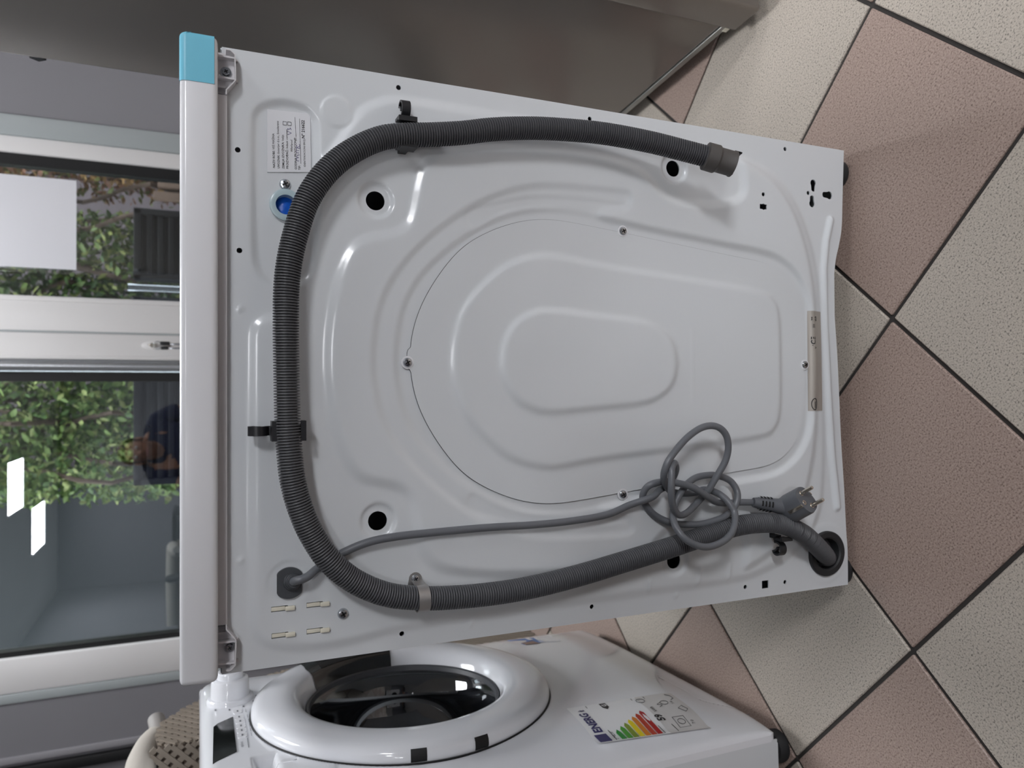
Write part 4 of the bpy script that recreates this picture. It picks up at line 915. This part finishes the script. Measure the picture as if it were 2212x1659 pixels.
# brochure stickers on the front
bq = [(0.5369,0.2469),(0.4674,0.2382),(0.4642,0.2051),(0.5216,0.195)]; on_front(bq, 'advert_sticker', BLUEP, lw, .0003, .0008)
bq2 = [(0.4816,0.2399),(0.4639,0.2377),(0.4596,0.2093),(0.4854,0.2137)]; on_front(bq2, 'sticker_photo', BROWNP, lw, .0009, .0012)
bq3 = [(0.5264,0.2118),(0.4959,0.2141),(0.4972,0.2062),(0.5259,0.2036)]; on_front(bq3, 'sticker_text', PAPER, lw, .0009, .0012)
bq4 = [(0.5216,0.195),(0.4642,0.2051),(0.4514,0.1661),(0.514,0.1581)]; on_front(bq4, 'sticker_text', PAPER, lw, .0003, .0006)
b5 = (0.4658,0.1961); front_text('care', (b5[0], b5[1]), .014, .0, BLUEP, 'printed_text', lw, 0, .0008)
bq6 = [(0.1165,0.6709),(0.1084,0.7135),(0.0787,0.724),(0.0794,0.6638)]; on_front(bq6, 'advert_sticker', BLUEP, lw, .0003, .0008)
bq7 = [(0.1114,0.6813),(0.1104,0.6732),(0.0945,0.6723),(0.0955,0.6804)]; on_front(bq7, 'sticker_text', PAPER, lw, .0009, .0012)

# ================================================================ dark fridge on the right
fa, fb = Vector((0.5214,0.6739)), Vector((0.5704,0.2225))
fang = math.atan2(fb.y-fa.y, fb.x-fa.x); flen = (fb-fa).length
fr = thing('refrigerator', 'tall dark grey steel fridge standing to the right of the turned washer', 'refrigerator', (fa.x, fa.y, 0), fang)
MB().box(0, flen-.003, 0, .60, .040, 1.86, .007, 0, 3).build('cabinet', FRIDGE, fr)
MB().box(.012, flen-.006, -.0015, .010, .030, .041, .001).build('bottom_trim', FRIDGE_TRIM, fr)
dr_ = MB().box(flen+.004, flen+.066, -.012, .60, .022, 1.86, .006, 0, 3).build('door', FRIDGE, fr)
MB().box(flen-.004, flen+.005, .004, .59, .05, 1.85).build('door_seal', GASKET, fr)
MB().box(flen-.016, flen+.004, -.002, .010, .024, .034, .001).build('hinge_bracket', IVORY, fr)
MB().box(flen-.02, flen+.045, .03, .57, .004, .036, .002).build('plinth', BLACKP, fr)
for x, y in ((.05, .04), (.05, .54)): MB().lathe([(0, 0), (.018, 0), (.018, .02), (.012, .042), (0, .042)], Matrix.Translation((x, y, 0)), 18).build('foot', BLACKR, fr)
for y in (.05, .55): MB().lathe([(0, 0), (.016, 0), (.016, .02), (0, .02)], Matrix.Translation((flen+.02, y, 0)), 18).build('foot', BLACKR, fr)
hz_ = (0.7375,1.0794)[1]
MB().prism([(-.002, hz_-.012), (-.010, hz_), (-.002, hz_+.012), (.006, hz_+.004), (.006, hz_-.004)], .001, .012, lambda a, b, h: (a, h, b)).build('wall_spacer', BLACKP, fr)

# ================================================================ woven hamper behind the left washer
HX = -.683
top = [(1.0503,0.6946),(1.0142,0.766),(0.9675,0.8326),(0.9411,0.8593),(0.9039,0.8846),(0.873,0.9029),(0.8149,0.9077)]
hm = thing('woven_basket', 'tall woven cane hamper with a pale padded rim standing behind the front loader', 'basket', (HX-.2, .84, 0))
Yc = .84
outl = [(1.125, .0), (1.115, .30), (1.10, .56)] + [(a, b) for a, b in top] + [(.772, .90), (.768, .5), (.772, 0)]
ol = [(a-Yc, b) for a, b in outl]
core = MB(); core.prism(ol, -.40, -.006, lambda a, b, h: (.2+h, a, b)); core.build('core', CANE_D, hm)
la_ = MB(); pit = .0165
def lattice(OL, place):
    OL = np.array(OL)
    for fam in (1, -1):
        for k in range(-90, 91):
            tt = np.linspace(-1.2, 1.2, 400); yy = k*pit*.7071*fam-tt*.7071*fam; zz = .45+k*pit*.7071+tt*.7071
            idx = np.where(sdf(yy, zz, OL) < .002)[0]
            if len(idx) < 3: continue
            for rr in np.split(idx, np.where(np.diff(idx) > 1)[0]+1):
                if len(rr) < 3: continue
                a0_, b0_ = yy[rr[0]], zz[rr[0]]; a1_, b1_ = yy[rr[-1]], zz[rr[-1]]; w = .0050 if fam > 0 else .0042
                nx, nz = fam*.7071*w, .7071*w; h0 = .0 if fam > 0 else .0025; vv = []
                for h in (h0, h0+.004): vv += [place(h, a0_-nx, b0_-nz), place(h, a1_-nx, b1_-nz), place(h, a1_+nx, b1_+nz), place(h, a0_+nx, b0_+nz)]
                la_.add(vv, [(0, 1, 2, 3), (7, 6, 5, 4), (0, 4, 5, 1), (1, 5, 6, 2), (2, 6, 7, 3), (3, 7, 4, 0)])
lattice(ol, lambda h, a, b: (.194+h, a, b))
lattice([(-.20, 0), (.195, 0), (.197, .915), (-.20, .915)], lambda h, a, b: (a, .772-Yc-h-.002, b))
lo_ = la_.build('woven_strips', CANE, hm); lo_['kind'] = 'stuff'
rimp = [(0.8945,0.9054),(0.8797,0.9131),(0.853,0.9224),(0.8199,0.9285),(0.7699,0.9325)]
rp = [(.165, a-Yc, b) for a, b in rimp] + [(.13, .762-Yc, rimp[-1][1]+.002), (.0, .765-Yc, rimp[-1][1]+.004), (-.18, .775-Yc, rimp[-1][1])]
MB().tube(open_curve(rp, 5), [.018]+[.022]*3+[.026]*(len(open_curve(rp, 5))-4), 14).build('padded_rim', PAD, hm)
pa, pb_ = [(0.8875,0.9051),(0.9583,0.9097)]
MB().lathe([(0, 0), (.0165, 0), (.0165, .052), (.0140, .055), (0, .055)], axis_mat((.17, pa[0]-Yc, pa[1]), (.25, .9, .15)), 20).build('peg', mat('peg_grey', (158, 154, 150), .5), hm)
bk = (0.7735,0.9486)
bh = MB().tube(open_curve([(.04, bk[0]-Yc-.16, bk[1]-.06), (.03, bk[0]-Yc-.03, bk[1]-.02), (.03, bk[0]-Yc+.02, bk[1]+.0), (.05, bk[0]-Yc+.06, bk[1]-.06)], 5), .016, 10).build('carry_strap', BLACKR, hm)

# ================================================================ things behind the camera, mirrored in the door glass
def copy_tree(o, parent=None):
    c = o.copy(); COL.objects.link(c)
    if parent: c.parent = parent; c.matrix_parent_inverse = o.matrix_parent_inverse.copy()
    for ch in list(o.children): copy_tree(ch, c)
    return c
for x, lab in ((.30, 'white front loading washer facing the window, mirrored beside the kneeling person'), (-.32, 'white front loading washer facing the window, mirrored behind the kneeling person')):
    c = copy_tree(lw); c.location = (x, -1.85, 0); c.rotation_euler = (0, 0, PI); c['label'] = lab
ov = thing('cooker', 'dark grey cooker with a glass oven door, mirrored in the door glass', 'cooker', (-1.27, -1.85, 0))
CK = mat('cooker_grey', (62, 64, 66), .35, metal=.3)
MB().box(-.30, .30, -.56, 0, .06, .98, .006).build('body', CK, ov)
MB().box(-.305, .305, -.57, .012, .98, 1.005, .004).build('hob', SCREEN, ov)
MB().box(-.285, .285, .001, .030, .30, .80, .008).build('oven_door', SCREEN, ov)
MB().tube([(-.24, .065, .775), (.24, .065, .775)], .009, 12).build('handle', STEEL, ov)
for s in (-.22, .22): MB().tube([(s, .028, .775), (s, .066, .775)], .007, 10).build('handle_bracket', STEEL, ov)
for k in range(5): MB().lathe([(.020, 0), (.019, .022), (0, .023)], Matrix.Translation((-.20+.10*k, 0, .90)) @ Matrix.Rotation(-PI/2, 4, 'X'), 20).build('knob', BLACKP, ov)
for x, y in ((-.25, -.05), (.25, -.05), (-.25, -.5), (.25, -.5)): MB().lathe([(0, 0), (.02, 0), (.02, .07), (0, .07)], Matrix.Translation((x, y, 0)), 14).build('foot', BLACKP, ov)

# kneeling person taking the picture
pr = thing('person', 'person in a navy shirt kneeling, holding a phone, mirrored in the door glass', 'person', (-.40, -1.10, 0))
SKIN = mat('skin', (176, 128, 104), .5); SHIRT = mat('navy_cotton', (34, 40, 74), .85, bump=.2, bscale=300); JEAN = mat('dark_denim', (44, 48, 60), .9); HAIR = mat('brown_hair', (112, 80, 60), .7)
def skinned(name, pts, edges, rad, mt, parent, sub=2, root=0):
    me = bpy.data.meshes.new(name); me.from_pydata(pts, edges, []); me.materials.append(mt)
    o = bpy.data.objects.new(name, me); COL.objects.link(o); o.parent = parent
    sk = o.modifiers.new('skin', 'SKIN'); sk.use_smooth_shade = True
    if not me.skin_vertices: me.attributes
    for v, r in zip(me.skin_vertices[0].data, rad): v.radius = r if isinstance(r, tuple) else (r, r)
    me.skin_vertices[0].data[root].use_root = True
    s = o.modifiers.new('subd', 'SUBSURF'); s.levels = sub; s.render_levels = sub
    return o
HANDL, HANDR = (.30, .285, .80), (.44, .285, .80)
pts = [(0, 0, .52), (0, .02, .70), (0, .03, .88), (0, .06, 1.07), (0, .12, 1.12), (0, .17, 1.13), (0, .205, 1.155), (0, .21, 1.21), (0, .20, 1.262),
       (-.19, .06, 1.06), (-.235, .14, .87), (.02, .31, .84), (.19, .06, 1.06), (.28, .04, .86), (.375, .235, .825),
       (-.10, 0, .47), (-.13, .22, .09), (-.13, -.20, .07), (-.12, -.30, .04), (.10, 0, .47), (.13, .22, .09), (.13, -.20, .07), (.12, -.30, .04),
       (.085, .315, .845), (.395, .27, .825)]
edges = [(0, 1), (1, 2), (2, 3), (3, 4), (4, 5), (5, 6), (6, 7), (7, 8), (3, 9), (9, 10), (10, 11), (3, 12), (12, 13), (13, 14), (0, 15), (15, 16), (16, 17), (17, 18), (0, 19), (19, 20), (20, 21), (21, 22), (11, 23), (14, 24)]
rad = [(.15, .11), (.145, .10), (.17, .115), (.15, .10), .065, (.062, .070), (.075, .092), (.078, .095), (.055, .07), .064, .046, .030, .064, .046, .030, .085, .058, .045, .035, .085, .058, .045, .035, (.036, .016), (.036, .016)]
# five fingers on each hand, rooted in the palm
for pi_, sx in ((23, 1), (24, -1)):
    px, py, pz = pts[pi_]
    for k in range(4):
        b = len(pts); ln = (.030, .034, .032, .025)[k]; dz = (.024, .008, -.008, -.022)[k]
        pts += [(px+.02*sx, py+.012, pz+dz), (px+.02*sx+ln*sx, py+.020, pz+dz), (px+.02*sx+ln*1.5*sx, py+.006, pz+dz)]
        edges += [(pi_, b), (b, b+1), (b+1, b+2)]; rad += [.0095, .0085, .0075]
    b = len(pts); pts += [(px+.008*sx, py-.012, pz+.032), (px+.034*sx, py-.020, pz+.036)]; edges += [(pi_, b), (b, b+1)]; rad += [.0105, .009]
body = skinned('body', pts, edges, rad, SKIN, pr)
tp_ = [(0, 0, .50), (0, .02, .70), (0, .03, .88), (0, .06, 1.08), (0, .10, 1.12), (-.19, .06, 1.06), (-.228, .12, .93), (.19, .06, 1.06), (.265, .045, .92)]
skinned('shirt', tp_, [(0, 1), (1, 2), (2, 3), (3, 4), (3, 5), (5, 6), (3, 7), (7, 8)], [(.165, .125), (.16, .115), (.188, .130), (.165, .115), (.085, .08), .080, .066, .080, .066], SHIRT, pr)
skinned('trousers', [(0, 0, .53), (-.10, 0, .47), (-.13, .22, .085), (-.13, -.20, .075), (.10, 0, .47), (.13, .22, .085), (.13, -.20, .075)], [(0, 1), (1, 2), (2, 3), (0, 4), (4, 5), (5, 6)], [(.165, .125), .10, .072, .060, .10, .072, .060], JEAN, pr)
def blob(name, c, r, mt, parent, cut=None):
    bm = bmesh.new(); bmesh.ops.create_uvsphere(bm, u_segments=20, v_segments=14, radius=1)
    for v in bm.verts: v.co = Vector((c[0]+v.co.x*r[0], c[1]+v.co.y*r[1], c[2]+v.co.z*r[2]))
    if cut: bmesh.ops.delete(bm, geom=[v for v in bm.verts if cut(v.co)], context='VERTS')
    me = bpy.data.meshes.new(name); bm.to_mesh(me); bm.free(); me.materials.append(mt); me.shade_smooth()
    o = bpy.data.objects.new(name, me); COL.objects.link(o); o.parent = parent; return o
blob('hair', (0, .198, 1.210), (.088, .103, .088), HAIR, pr, lambda p: p.y > .25 and p.z < 1.253 or p.z < 1.148)
for s in (-1, 1):
    e = blob('eye', (s*.030, .297, 1.183), (.011, .010, .008), mat('eye_white', (230, 228, 222), .2), pr); blob('iris', (s*.030, .3045, 1.181), (.005, .004, .005), DARK, e)
    blob('ear', (s*.082, .205, 1.173), (.010, .022, .030), SKIN, pr)
blob('nose', (0, .312, 1.156), (.014, .018, .022), SKIN, pr)
blob('lips', (0, .300, 1.120), (.026, .008, .009), mat('lip', (164, 104, 96), .5), pr)
ph = MB().box(-.080, .080, -.0045, .0045, -.038, .038, .004).build('phone', BLACKP)
ph.location = (-.085, -.790, .838); tag(ph, 'black phone held sideways by the kneeling person', 'phone')
MB().box(-.076, .076, -.0056, -.0044, -.035, .035).build('screen', SCREEN, ph)
